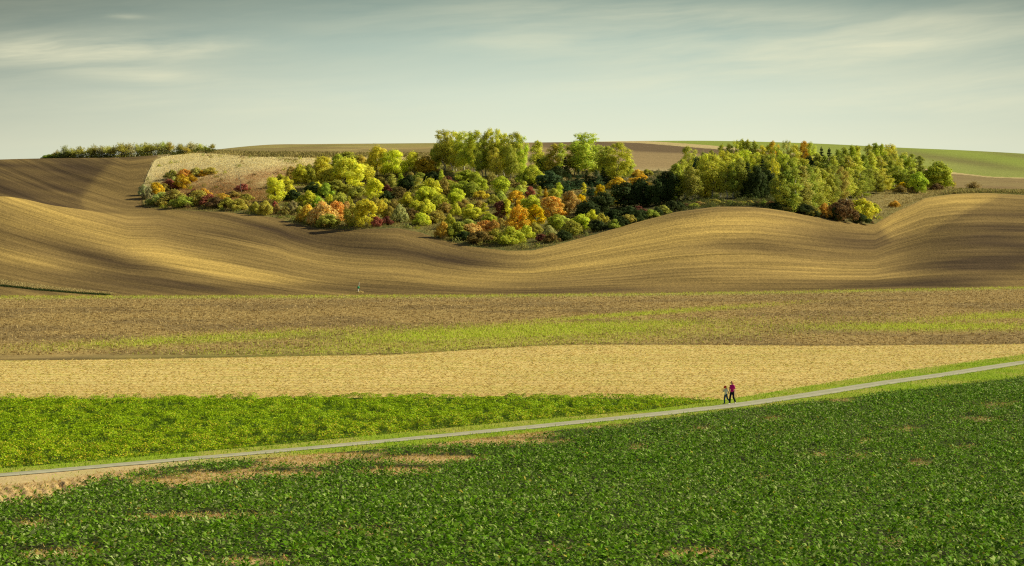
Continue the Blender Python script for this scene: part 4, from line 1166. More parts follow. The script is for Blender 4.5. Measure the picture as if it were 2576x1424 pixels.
B_LIST = [
 (340,500,230,430,'birch','birchg'), (450,512,190,425,'birch','birchg'), (560,522,210,435,'birch','birchg'), (690,540,190,465,'birch','birchy'), (640,530,120,430,'birch','birchg'),
 (800,560,190,470,'birch','birchg'), (840,555,120,500,'birch','birchy'), (920,562,170,500,'birch','birchy'), (1000,562,170,455,'birch','birchg'), (1110,582,190,485,'birch','birchg'), (1170,582,150,450,'birch','birchy'), (745,575,150,400,'birch','mid'), (1060,600,150,360,'birch','mid'),
 (255,490,130,275,'round','mid','dark leafy tree at the left foot of the birch stand'), (480,500,150,260,'birch','mid'), (900,590,150,330,'birch','birchg'),
 (1350,480,150,300,'aspen','birchg','thin tree with a bare white trunk in the gap beside the birch stand'), (1285,450,80,150,'bare','grey','leafless pale sapling in the gap right of the birch stand'),
 (1530,545,180,330,'aspen','birchg'), (1610,505,140,300,'aspen','birchg'), (1440,520,150,180,'round','mid'),
 (1870,565,340,460,'birch','birchg','biggest birch, standing tall right of the gap'), (1755,545,200,330,'birch','birchg'), (2015,565,230,335,'birch','birchg'),
 (2110,622,200,380,'birch','mid'), (2235,642,240,435,'birch','birchy','tall yellowish birch at the right end of the birches'), (2335,600,130,250,'birch','birchg'),
 (1655,565,150,205,'cone','dark'), (1470,695,230,190,'round','pine','blue-green rounded pine below the gap in the birches'), (1415,505,150,150,'round','dark'), (1560,600,170,150,'round','dark'),
 (1700,692,170,150,'cone','pine'), (1800,692,160,205,'cone','pine'), (1990,662,170,165,'cone','pine'), (1940,762,120,135,'cone','pine'), (1680,765,120,150,'cone','pine'), (2070,642,140,170,'cone','pine'), (1620,700,130,130,'cone','pine'), (1890,650,130,150,'cone','dark'), (2130,600,130,120,'bush','dark'),
 (590,622,240,130,'round','green'), (540,762,240,150,'round','green'), (720,722,170,160,'round','green'), (480,862,165,170,'round','lime'), (645,772,160,150,'round','mid'), (410,720,150,120,'round','mid'), (690,640,130,130,'round','green'),
 (960,752,185,190,'round','lime','lime green rounded tree below the middle of the birch stand'), (1300,645,210,205,'round','green'), (1180,640,150,130,'bush','green'), (860,640,140,110,'bush','rust'), (1050,690,180,90,'bush','brown'),
 (310,655,60,155,'aspen','birchy'), (60,725,110,140,'aspen','paleg'), (390,680,170,110,'bush','red'), (250,640,150,110,'bush','dark'), (560,700,200,60,'bush','dark'),
 (1160,762,140,100,'bush','paleg'), (1215,702,80,90,'aspen','paleg'), (1270,792,105,125,'maple','pink','small pinkish red tree in the middle of the scrub'), (1200,832,75,72,'bush','red'),
 (1375,792,70,125,'aspen','green'), (1440,792,50,100,'aspen','gold'), (1590,792,80,165,'aspen','lime'), (1530,792,110,95,'bush','mid'), (1860,752,60,125,'aspen','birchy'),
 (2035,782,105,135,'maple','yellow','bright yellow little tree at the right foot of the pines'), (1120,882,175,170,'maple','gold'), (1280,932,195,165,'round','lime'), (950,1022,130,190,'maple','red','dark red tree left of the lime and yellow trees'), (1020,1022,110,215,'maple','lime'),
 (1150,1182,225,305,'maple','gold','tall golden-orange tree near the bottom of the hollow'), (1330,1122,195,250,'maple','yellow','tall bright yellow tree in the hollow'), (1500,1012,225,232,'maple','orange','large round orange tree right of the bright yellow one'), (1710,962,180,240,'maple','peach','tall peach-orange tree right of the round orange one'), (1820,892,135,135,'maple','yellow'), (1640,960,120,150,'maple','ochre'),
 (1550,1142,185,170,'round','green'), (1830,1152,185,180,'round','lime'), (1690,1172,150,120,'bush','olive'), (1730,1202,200,150,'bush','mid'), (1600,1010,150,90,'bush','ochre'), (1620,1080,160,90,'bush','paleg'),
 (830,1092,150,130,'round','green'), (640,1032,185,170,'round','yg'), (470,982,120,125,'bush','lime'), (780,982,90,135,'aspen','lime'), (740,802,140,80,'bush','yg'), (150,962,160,140,'bush','lime'), (120,1082,150,110,'bush','lime'), (230,1062,180,105,'bush','olive'), (400,1132,125,150,'bush','green'), (330,1222,145,155,'bush','ochre','ochre rounded bush standing forward at the field edge'),
 (300,882,185,125,'round','lime'), (160,862,210,190,'round','lime'), (40,932,125,105,'bush','yg'), (560,930,150,110,'bush','rust'), (350,950,140,100,'bush','rust'), (730,920,130,90,'bush','rust'), (870,850,120,90,'bush','olive'), (960,830,110,100,'bush','paleg'),
 (640,1212,205,130,'bush','peach','low orange-pink bush with pale leaves at the bottom edge'), (770,1192,205,140,'bush','orange'), (885,1132,105,95,'bush','orange'), (960,1112,100,90,'bush','rust'), (1060,1292,265,170,'bush','lime','low spreading lime green bush at the very bottom of the hollow'), (1230,1232,175,130,'bush','lime'), (730,1282,225,120,'bush','brown'), (480,1222,205,150,'bush','mid'), (900,1262,190,120,'bush','mid'), (560,1250,160,90,'bush','dark'),
 (1480,1212,135,110,'bush','grey','silvery grey bush at the shaded field edge'), (1510,1272,160,90,'bush','brown'), (1400,1262,120,72,'bush','red'), (1320,1180,150,110,'bush','olive'), (1630,1250,170,100,'bush','dark'), (600,1110,190,80,'bush','paleg'),
 (1900,1002,255,180,'round','dark'), (2050,952,235,220,'round','dark'), (2160,882,165,150,'round','olive'), (2300,902,310,270,'round','dark'), (2480,882,260,290,'round','dark'), (1950,1042,150,110,'bush','yg'), (2050,1082,150,110,'bush','olive'), (2000,1150,170,110,'bush','dark'), (2170,1040,200,110,'bush','dark'), (2350,1000,200,110,'bush','dark'), (2450,980,180,90,'bush','red'), (2250,1080,160,80,'bush','dark'),
 (2230,690,210,110,'bush','gold'), (2440,690,200,110,'bush','gold'), (2330,700,120,80,'bush','peach'), (2490,650,110,110,'maple','gold','golden little tree glowing above the dark wood corner'), (2210,645,55,65,'aspen','gold'), (2440,560,130,70,'bush','ochre'), (2540,545,110,60,'bush','olive'),
]
C_FRONT = [(640,575,870,200,'round','dark'),(740,490,850,190,'round','dark'),(820,480,840,160,'round','dark'),(880,400,830,150,'aspen','mid'),(950,385,815,170,'birch','birchg'),(1050,440,815,160,'birch','olive'),(1120,470,805,140,'birch','birchg'),(1200,545,790,130,'round','yg'),(1285,300,785,240,'birch','birchy'),(1375,340,780,170,'birch','birchy'),(1450,370,785,160,'birch','birchg'),(1530,385,785,150,'birch','mid'),(1610,340,785,160,'birch','mid'),(1690,390,790,170,'cone','dark'),(1780,420,790,190,'round','dark'),(1860,365,780,180,'cone','dark'),(1930,470,770,150,'round','dark')]
C_MID = [(860,400,710,130,'aspen','mid'),(940,345,705,140,'birch','birchg'),(1005,205,650,190,'birch','birchg'),(1110,325,690,130,'round','pine'),(1180,300,690,150,'birch','birchy'),(1240,285,700,200,'birch','birchy'),(1320,300,700,160,'birch','birchg'),(1400,250,690,160,'birch','birchy'),(1480,280,690,150,'birch','birchy'),(1560,270,690,150,'birch','birchy'),(1640,240,680,170,'birch','birchy'),(1720,290,680,150,'birch','birchg'),(1800,270,680,150,'birch','birchy'),(1870,300,680,140,'birch','mid'),(1950,290,680,150,'birch','mid')]
C_BACK = [(1180,270,590,120,'round','mid'),(1280,250,590,130,'round','mid'),(1400,180,584,120,'aspen','green'),(1475,172,584,110,'aspen','mid'),(1570,135,584,130,'birch','birchy'),(1630,122,584,100,'aspen','green'),(1690,128,584,100,'aspen','green'),(1760,142,584,120,'aspen','mid'),(1850,190,584,160,'birch','birchy'),(1920,190,584,130,'birch','birchy'),(1980,145,584,130,'birch','gold')]
E_FRONT = [(60,425,790,170,'birch','mid'),(130,385,790,170,'aspen','mid'),(200,355,795,180,'aspen','mid'),(270,335,790,180,'aspen','olive'),(340,325,790,170,'aspen','mid'),(410,345,785,180,'birch','birchg'),(480,370,780,170,'aspen','mid'),(545,350,770,170,'aspen','mid'),(610,330,760,170,'birch','mid'),(680,340,720,160,'birch','olive'),(750,350,690,160,'birch','birchg'),(830,370,650,150,'aspen','mid'),(900,400,645,140,'aspen','mid'),(960,360,625,150,'birch','mid'),(1050,400,605,150,'aspen','mid'),(1130,420,585,150,'birch','birchg'),(1190,450,575,120,'aspen','green'),(1270,330,560,150,'birch','mid'),(1350,360,560,150,'birch','birchg'),(1430,370,575,140,'aspen','mid'),(1480,390,600,160,'round','green')]
E_MID = [(70,205,600,140,'birch','birchy'),(130,215,600,130,'birch','mid'),(210,245,600,150,'aspen','birchg'),(290,255,600,140,'aspen','birchg'),(360,235,600,150,'round','dark'),(440,205,600,150,'aspen','birchg'),(520,225,600,150,'aspen','mid'),(600,225,600,140,'aspen','birchg'),(680,250,590,140,'aspen','mid'),(760,230,590,150,'aspen','birchg'),(840,230,580,140,'aspen','birchg'),(920,215,560,140,'aspen','mid'),(1000,210,560,150,'aspen','birchg'),(1080,230,555,150,'aspen','birchg'),(1150,220,550,140,'birch','mid'),(1230,200,545,150,'birch','birchg'),(1310,220,540,140,'birch','mid'),(1390,240,540,140,'aspen','birchg')]
E_BACK = [(20,130,495,130,'birch','birchy'),(120,72,495,110,'birch','paleg'),(195,112,495,130,'birch','birchy'),(300,78,495,140,'birch','gold'),(365,90,495,120,'birch','birchy'),(480,148,490,130,'cone','dark'),(560,158,490,130,'cone','dark'),(650,160,490,110,'aspen','mid'),(720,140,490,110,'aspen','mid'),(790,124,490,120,'aspen','green'),(850,128,490,120,'aspen','green'),(970,112,480,110,'aspen','mid'),(1045,96,480,120,'aspen','green'),(1110,108,480,110,'aspen','green'),(1200,110,480,160,'birch','birchg'),(1340,190,490,120,'birch','birchg'),(1420,205,490,110,'aspen','mid'),(1500,225,500,120,'aspen','mid')]
E_MISC = [
 (1690,562,270,275,'round','green','dense dark leafy round tree at the right end of the wood'), (1610,560,180,230,'round','mid','leafy green tree squeezed between the wood and the round end tree'),
 (1330,572,130,75,'bush','yellow','low yellow bush at the foot of the right end of the wood'), (1300,590,120,60,'bush','rust','low rusty bush beside the yellow bush at the wood foot'),
 (515,852,145,130,'bush','ochre','ochre-topped bush at the field edge below the right-hand wood'), (900,872,235,190,'bush','lime','lime green bush in the corner of the right grass slope'), (845,815,90,105,'bush','yellow','yellow-leaved bush behind the lime green corner bush'),
 (1030,805,100,90,'bush','green','small green bush right of the lime corner bush'), (700,895,260,200,'bush','brown','big shaded brown bush left of the lime corner bush'), (880,915,160,90,'bush','dark','dark low bush under the lime corner bush'), (620,880,140,120,'bush','dark','dark shaded bush right of the ochre-topped bush'),
 (300,845,180,90,'bush','dark','low dark bush at the shaded field edge left of the ochre-topped bush'), (400,850,120,90,'bush','olive','low olive bush beside the ochre-topped bush'),
 (2080,582,195,120,'bare','rust','lone reddish brown round bush on the brow at far right'), (1845,545,80,80,'bare','olive','small twiggy olive bush right of the round end tree'), (1670,572,110,65,'bush','brown','low brown bush at the foot of the round end tree'),
 (1240,745,100,60,'bush','ochre','small ochre bush on the dry grass slope at right'), (1420,600,90,60,'bush','rust','small rusty bush at the foot of the green end bushes')]
D_LIST = [(655,240,60,78),(740,250,105,130),(830,255,95,100),(930,255,135,128),(1030,258,95,110),(1090,252,135,130),(1180,254,130,120),(1250,254,140,130),(1310,256,110,120),(1380,256,145,155),(1440,256,110,140),(1480,256,130,145),(1580,256,140,140),(1650,256,110,155),(1700,258,130,120),(1750,256,130,125),(1820,256,120,120),(1880,254,140,140),(1960,250,130,130),(2070,222,105,115),(2130,222,100,80),(2190,212,140,115),(2280,202,130,95),(2430,172,62,66),(560,258,110,26),(610,256,100,36),(690,256,90,46),(780,258,110,60),(2350,190,90,40)]
L_LIST = [
 (1780,722,180,175,'maple','gold','golden bush glowing at the left corner of the scrub slope'), (1700,735,110,130,'bush','grey','grey-green bush at the far left tip of the scrub slope'), (2080,612,170,160,'maple','gold','golden-yellow bush on the grass above the left corner'), (2110,490,120,90,'bush','orange','small orange bush high on the pale grass'), (2190,535,110,75,'bush','gold','low golden bush right of the small orange bush'),
 (2250,470,120,90,'bush','paleg','pale green bush high on the pale grass'), (2400,452,130,75,'bush','olive','topmost olive bush on the pale grass slope'), (2310,470,90,60,'bush','gold','tiny golden bush beside the topmost olive bush'), (1970,500,130,90,'bush','olive','olive bush on the left rim of the pale grass'), (1990,560,90,75,'bush','paleg','pale green bush between the two golden bushes'), (1930,612,160,95,'bush','pink','pinkish red bush between the golden bushes at left'),
 (1640,690,90,110,'bush','grey','pale grassy bush on the outer left rim of the slope'), (1880,640,100,80,'bush','olive','small olive bush right of the left golden bush'),
 (1850,800,220,130,'bush','paleg','pale green bush under the golden corner bush'), (1990,800,260,155,'bush','olive','wide olive bush on the lower left edge of the slope'), (2090,830,200,120,'bush','mid','shaded green bush on the lower left edge'), (2290,805,200,155,'bush','olive','olive bush left of the red bush on the lower edge'), (2400,805,170,115,'bush','pink','pinkish red bush on the lower left edge of the slope'), (2230,710,110,80,'bush','red','dark red bush above the lower left edge'), (2330,700,130,80,'bush','ochre','ochre bush above the red bush on the lower edge'),
 (2480,830,200,110,'bush','brown','brown bush right of the red bush on the lower edge')]

A_LIST = [(t_[:5] + ('mid',) + t_[6:]) if (t_[5] == 'dark' and i % 2) else t_ for i, t_ in enumerate(A_LIST)]
for zone, cr_, lst in (('scrub', 'A', A_LIST), ('scrub', 'B', B_LIST)):
    for t_ in lst:
        from_crop(cr_, *t_[:6], label=(t_[6] if len(t_) > 6 else None), zone=zone)
def rank(cr_, lst, zone):
    for (X, Yt, Yb, W, kind, colr) in lst:
        from_crop(cr_, X, Yb, W, Yb - Yt, kind, colr, zone=zone)
rank('C', C_FRONT, 'front'); rank('E', E_FRONT, 'front'); rank('C', C_MID, 'middle'); rank('E', E_MID, 'middle'); rank('C', C_BACK, 'back'); rank('E', E_BACK, 'back')
# the pale birch with the leaning white stem
wb = from_crop('C', 2010, 745, 150, 410, 'birch', 'yg', 'yellow birch with a bare leaning white trunk at the front of the wood', 'front')
for ch in wb.children:
    if ch.name.startswith('crown'): ch.scale = (ch.scale[0] * .85, ch.scale[1] * .85, ch.scale[2])
wb.rotation_euler = (0, math.radians(-4), 0)
erng = np.random.default_rng(41)
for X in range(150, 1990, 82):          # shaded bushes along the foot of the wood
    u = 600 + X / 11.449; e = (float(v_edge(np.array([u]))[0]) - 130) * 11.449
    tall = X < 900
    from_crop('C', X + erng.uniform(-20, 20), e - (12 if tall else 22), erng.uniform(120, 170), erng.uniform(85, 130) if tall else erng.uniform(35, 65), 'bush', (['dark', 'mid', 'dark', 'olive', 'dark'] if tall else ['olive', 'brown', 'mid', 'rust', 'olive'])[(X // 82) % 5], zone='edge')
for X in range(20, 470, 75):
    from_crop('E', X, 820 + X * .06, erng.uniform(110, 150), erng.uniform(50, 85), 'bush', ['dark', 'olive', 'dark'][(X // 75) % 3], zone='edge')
for t_ in E_MISC: from_crop('E', *t_[:6], label=t_[6], zone='misc')
for t_ in L_LIST: from_crop('D', *t_[:6], label=t_[6], zone='misc')
for i, (X, Yb, W, H) in enumerate(D_LIST):
    ou, ov, s_ = CROPS['D']; u = ou + X / s_
    Ys = np.arange(660, 900, 1.0); r_ = row_of(np.full_like(Ys, u), Ys); Yc = Ys[int(np.argmin(r_))] - (14 if u < 172 else 40)
    if u > 172: Yc = ground_at(u, ov + Yb / s_, 600)[1]
    else: Yc = Ys[int(np.argmin(r_))] - 4
    k = Yc / FPX / s_
    low = H < 62
    plant((u - 512) / FPX * Yc, Yc, W * k * (1.6 if not low else 1.5), max(1.0, H * k * 1.12 + .5), 'bush' if low else 'bare', 'mid' if low else ['olive', 'grey', 'paleg', 'olive', 'olive'][i % 5], uv=(u, ov + Yb / s_), zone='hedge')

# dark green undergrowth beneath the hedge and along the shaded edge of the wood: low weedy mass
def undergrowth(name, U, Y, rad, hgt, col, label, K=70):
    n = len(U); pid = np.repeat(np.arange(n), K)
    X = (U - 512) / FPX * Y; Z = height_uy(U, Y)
    dd = unit(rng.normal(0, 1, (n * K, 3))); dd[:, 2] = np.abs(dd[:, 2])
    rr = rng.uniform(.5, 1.1, n * K)
    P = np.stack([X[pid], Y[pid], Z[pid]], -1) + dd * rr[:, None] * np.stack([rad[pid], rad[pid], hgt[pid]], -1)
    nn = unit(dd + rng.normal(0, .4, dd.shape)); d = unit(np.cross(nn, rng.normal(0, 1, dd.shape))); s = np.cross(nn, d)
    L = rng.uniform(.22, .45, n * K)
    Vv, Tt = leaf_pairs(P - d * (L * .5)[:, None], d, s, L, L * rng.uniform(.45, .7, n * K), rng.uniform(0, .3, n * K))
    c = col[pid] * rng.uniform(.65, 1.3, (n * K, 1))
    tag(link(name, np_mesh(name, Vv, tris=Tt, attrs=tint_attr(np.clip(c, 0, .9), 2)), m_grass), label, 'undergrowth', kind='stuff')
n = 7000; U = rng.uniform(143, 905, n); Y = rng.uniform(440, 690, n); ok = (Y > LE(U) + .8) & (Y < LT(U) - 4); U, Y = U[ok], Y[ok]; V = row_of(U, Y)
pr = .10 + .62 * sstep(268, 300, U) * sstep(600, 570, U) + .9 * sstep(570, 610, U) * sstep(850, 800, U) + .6 * sstep(14, 2, v_edge(U) - V) * (U < 300) + .45 * sstep(840, 860, U) * sstep(900, 870, U) * sstep(8, 2, v_edge(U) - V)
pr = pr * sstep(.30, .52, vnoise(U / 9, V / 4, 201, 2)) * (1 - .8 * np.clip(gauss(U, V, 600, 182, 50, 7, 0), 0, 1))
ok = rng.uniform(size=len(U)) < pr; U, Y, V = U[ok], Y[ok], V[ok]; n = len(U)
q = vnoise(U / 7, V / 3, 203, 2)
choices = np.array([PAL['olive'], PAL['mid'], PAL['rust'], PAL['paleg'], PAL['olive'], PAL['brown'], PAL['mid'], PAL['lime']]) * 1.25
ci = np.clip((q * 1.6 - .3 + rng.normal(0, .18, n)) * 8, 0, 7).astype(int)
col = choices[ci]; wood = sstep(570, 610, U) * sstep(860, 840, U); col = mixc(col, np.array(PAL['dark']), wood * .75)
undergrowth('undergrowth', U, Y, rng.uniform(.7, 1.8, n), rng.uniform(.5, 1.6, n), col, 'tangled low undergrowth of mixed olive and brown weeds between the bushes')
n = 420; U = rng.uniform(42, 215, n); Yc = []
for u in U:
    Ys = np.arange(660, 880, 2.0); Yc.append(Ys[int(np.argmin(row_of(np.full_like(Ys, u), Ys)))] - 4 if u < 172 else LT(u) + 4)
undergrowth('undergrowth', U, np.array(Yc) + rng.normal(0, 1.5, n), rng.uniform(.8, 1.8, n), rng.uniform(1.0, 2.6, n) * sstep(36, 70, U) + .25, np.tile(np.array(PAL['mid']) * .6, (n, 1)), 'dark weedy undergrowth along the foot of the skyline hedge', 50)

# bare dead sapling in the red herbs
m_dead = bark_mat('dead_wood', (.10, .08, .06), (.22, .19, .15), (10, 10, 10))
p = ground_at(242.0, 192.5, 440)
rr_ = np.random.default_rng(5); segs = limb_path((0, 0, -.2), (-1.2, 0, 6.5), .12, .04, rr_, 5, 0)
for k in range(9):
    z = 2.0 + k * .5; a = rr_.uniform(0, 6.28); segs += limb_path((-1.2 * z / 6.5, 0, z), (-1.2 * z / 6.5 + math.cos(a) * 1.1, math.sin(a) * 1.1, z + 1.0), .04, .012, rr_, 2)
tv, tq = skin_tubes(segs, 5); dt = link('dead_sapling', np_mesh('dead_sapling', tv, tq, smooth=True), m_dead); dt.location = (p[0], p[1], p[2])
tag(dt, 'bare leafless sapling sticking up from the red-brown herb patch', 'dead tree')

# ------------------------------------------------------------------ labels that single the plants out
ANCH = [('the largest yellow-green tree', 347, 172), ('the peach-orange hedge bush', 325, 216), ('the tall birch stand', 480, 162), ('the biggest birch', 585, 160), ('the dark red tree', 500, 213),
        ('the bright yellow tree in the hollow', 535, 222), ('the round orange tree', 551, 211), ('the dark corner of the wood', 632, 205), ('the blue-green pines', 572, 187), ('the lone small tree on the slope', 274, 200),
        ('the lime rounded tree below the birches', 501, 190), ('the low orange-pink bush', 472, 235), ('the silvery grey bush', 549, 236), ('the tall peach-orange tree', 570, 206), ('the upright olive-yellow bush', 366, 222), ('the ochre bush standing forward', 443, 236)]
GRP = {'scrub': 'trees and bushes in the scrub hollow', 'front': 'trees of the right-hand wood', 'middle': 'trees of the right-hand wood', 'back': 'trees of the right-hand wood', 'edge': 'bushes along the foot of the right-hand wood', 'hedge': 'bushes of the skyline hedge', 'misc': 'bushes on the rough slope'}
ORD = ['first', 'second', 'third', 'fourth', 'fifth', 'sixth', 'seventh', 'eighth', 'ninth', 'tenth', 'eleventh', 'twelfth', 'thirteenth', 'fourteenth', 'fifteenth', 'sixteenth', 'seventeenth', 'eighteenth', 'nineteenth', 'twentieth']
drafts = {}
for P in PLANTS:
    root, u, v, kind, colr, label, zone, h = P
    root['group'] = GRP[zone]
    if label: continue
    if zone == 'hedge':
        t_ = ('low green bush at the foot of the skyline hedge' if kind == 'bush' else 'twiggy bush of the skyline hedge')
    elif zone == 'edge':
        t_ = f"{WORD[colr]} bush at the field edge under the right-hand wood"
    elif zone in ('front', 'middle', 'back'):
        t_ = f"{WORD[colr]} {KWORD[kind]} in the {zone} rank of the right-hand wood"
    else:
        best = min(ANCH, key=lambda a: ((u - a[1]) / 1.0) ** 2 + ((v - a[2]) * 1.6) ** 2)
        du, dv = u - best[1], (v - best[2]) * 1.6
        rel = ('left of' if du < 0 else 'right of') if abs(du) > abs(dv) else ('behind' if dv < 0 else 'in front of')
        size = 'low ' if (kind == 'bush' and h < 2.6) else ''
        t_ = f"{size}{WORD[colr]} {KWORD[kind]} {rel} {best[0]}"
    drafts.setdefault(t_, []).append(P)
for t_, lst in drafts.items():
    lst.sort(key=lambda P: P[1])
    for i, P in enumerate(lst):
        if len(lst) == 1: P[0]['label'] = t_
        elif len(lst) == 2: P[0]['label'] = t_ + (', left one' if i == 0 else ', right one')
        else: P[0]['label'] = t_ + f", {ORD[i] if i < 20 else 'last'} from left" if i < 20 else t_ + f", {['last','next to last'][0]} at the right"

# ------------------------------------------------------------------ people on the road
def plain_mat(name, colr, rough=.85, var=.12, sc_=40.0, spec=.15):
    m, nt = new_mat(name)
    out = N(nt, 'ShaderNodeOutputMaterial'); bs = N(nt, 'ShaderNodeBsdfPrincipled'); nt.links.new(bs.outputs[0], out.inputs[0])
    bs.inputs['Roughness'].default_value = rough; bs.inputs['Specular IOR Level'].default_value = spec
    tcn = N(nt, 'ShaderNodeTexCoord'); f = noise(nt, mapping(nt, tcn.outputs['Object'], (sc_, sc_, sc_)), 1.0, 3, .6)
    cr = N(nt, 'ShaderNodeValToRGB'); nt.links.new(f, cr.inputs[0])
    cr.color_ramp.elements[0].position = .3; cr.color_ramp.elements[0].color = (*[c * (1 - var) for c in colr], 1)
    cr.color_ramp.elements[1].position = .7; cr.color_ramp.elements[1].color = (*[min(1, c * (1 + var)) for c in colr], 1)
    nt.links.new(cr.outputs[0], bs.inputs['Base Color'])
    return m


class Shape:
    def __init__(s): s.V = []; s.Q = []; s.n = 0
    def add(s, V, Q):
        s.V.append(np.asarray(V, float)); s.Q.append(np.asarray(Q, int) + s.n); s.n += len(V)
    def tube(s, pts, rads, ns=14, side=(1, 0, 0), cap=True):
        """closed loft through pts; rads = r or (r_side, r_depth) per point"""
        P = np.array(pts, float); n = len(P)
        T = np.gradient(P, axis=0); T = unit(T)
        R = [r if isinstance(r, tuple) else (r, r) for r in rads]
        rings = []
        for i in range(n):
            a = np.array(side, float); a = a - T[i] * a.dot(T[i])
            if np.linalg.norm(a) < .1: a = np.cross(T[i], [0, 1, 0])
            a = a / np.linalg.norm(a); b = np.cross(T[i], a)
            rings.append([(P[i], a, b, T[i], R[i])])
        full = []
        def ring(p, a, b, r0, r1, k=1.0):
            th = np.arange(ns) * 2 * math.pi / ns
            return p + np.cos(th)[:, None] * a * r0 * k + np.sin(th)[:, None] * b * r1 * k
        for i in range(n):
            p, a, b, t, (r0, r1) = rings[i][0]
            if i == 0 and cap:
                m = (r0 + r1) * .5
                for q in (88, 60, 30):
                    full.append(ring(p - t * m * math.sin(math.radians(q)), a, b, r0, r1, max(.03, math.cos(math.radians(q)))))
            full.append(ring(p, a, b, r0, r1))
            if i == n - 1 and cap:
                m = (r0 + r1) * .5
                for q in (30, 60, 88):
                    full.append(ring(p + t * m * math.sin(math.radians(q)), a, b, r0, r1, max(.03, math.cos(math.radians(q)))))
        V = np.concatenate(full); m = len(full); Q = []
        for i in range(m - 1):
            for k in range(ns):
                k2 = (k + 1) % ns; Q.append((i * ns + k, i * ns + k2, (i + 1) * ns + k2, (i + 1) * ns + k))
        for base, rev in ((0, True), ((m - 1) * ns, False)):     # close the tiny end rings
            for k in range(1, ns // 2):
                q = (base + k, base + k + 1, base + ns - k - 1, base + ns - k)
                if len(set(q)) == 4: Q.append(q[::-1] if not rev else q)
        s.add(V, Q)
    def ball(s, c, r, nu=16, nv=10):
        r = np.array(r if not np.isscalar(r) else (r, r, r), float); c = np.array(c, float)
        V = []
        for j in range(nv + 1):
            ph = math.pi * min(max(j / nv, .01), .99)
            for i in range(nu):
                th = 2 * math.pi * i / nu
                V.append(c + r * np.array([math.sin(ph) * math.cos(th), math.sin(ph) * math.sin(th), math.cos(ph)]))
        Q = [(j * nu + i, (j + 1) * nu + i, (j + 1) * nu + (i + 1) % nu, j * nu + (i + 1) % nu) for j in range(nv) for i in range(nu)]
        s.add(V, Q)
    def remeshed(s, name, voxel, smooth=2):
        me = np_mesh(name, np.concatenate(s.V), np.concatenate(s.Q))
        o = bpy.data.objects.new('tmp', me); COL.objects.link(o)
        md = o.modifiers.new('r', 'REMESH'); md.mode = 'VOXEL'; md.voxel_size = voxel; md.use_smooth_shade = True
        if smooth:
            ms = o.modifiers.new('s', 'SMOOTH'); ms.factor = .5; ms.iterations = smooth
        dg = bpy.context.evaluated_depsgraph_get(); dg.update()
        res = bpy.data.meshes.new_from_object(o.evaluated_get(dg)); res.name = name
        bpy.data.objects.remove(o); bpy.data.meshes.remove(me)
        return res
    def mesh(s, name, smooth=True): return np_mesh(name, np.concatenate(s.V), np.concatenate(s.Q), smooth=smooth)


def v3(*a): return np.array(a, float)


def add_hand(S, wrist, direction, palm, k=1.0, curl=.5, thumb=1):
    """palm and five jointed fingers; palm = direction the palm faces, thumb = +-1 side of the thumb"""
    d = unit(v3(*direction)); pn = v3(*palm); pn = unit(pn - d * d.dot(pn)); s = np.cross(d, pn) * thumb
    w = v3(*wrist)
    S.tube([w, w + d * .03 * k, w + d * .085 * k], [(.024 * k, .019 * k), (.034 * k, .016 * k), (.039 * k, .014 * k)], 12, side=s)
    for i, (off, ln, r) in enumerate([(.030, .072, .0090), (.010, .080, .0095), (-.011, .074, .0090), (-.031, .058, .0082)]):
        p = w + d * .085 * k + s * off * k; pts = [p - d * .012 * k]; a = 0; dd = d
        for j, f in enumerate((.45, .32, .23)):
            a += curl * (.55 + .25 * j) + .05 * i
            dd = d * math.cos(a) + pn * math.sin(a)
            pts.append(pts[-1] + dd * ln * f * k * 1.1)
        S.tube(pts, [r * k * 1.08, r * k, r * k * .94, r * k * .85], 8, side=s)
    p = w + d * .025 * k + s * .026 * k
    q = p + (s * .75 + d * .55 + pn * .25) * .040 * k; e = q + (d * .85 + s * .15 + pn * .5 * (1 + curl)) * .030 * k; g_ = e + (d * .8 + pn * .7) * .022 * k
    S.tube([p, q, e, g_], [.0125 * k, .0115 * k, .0105 * k, .009 * k], 8, side=d)


def rotz(p, a):
    c, s_ = math.cos(a), math.sin(a); return v3(c * p[0] - s_ * p[1], s_ * p[0] + c * p[1], p[2])


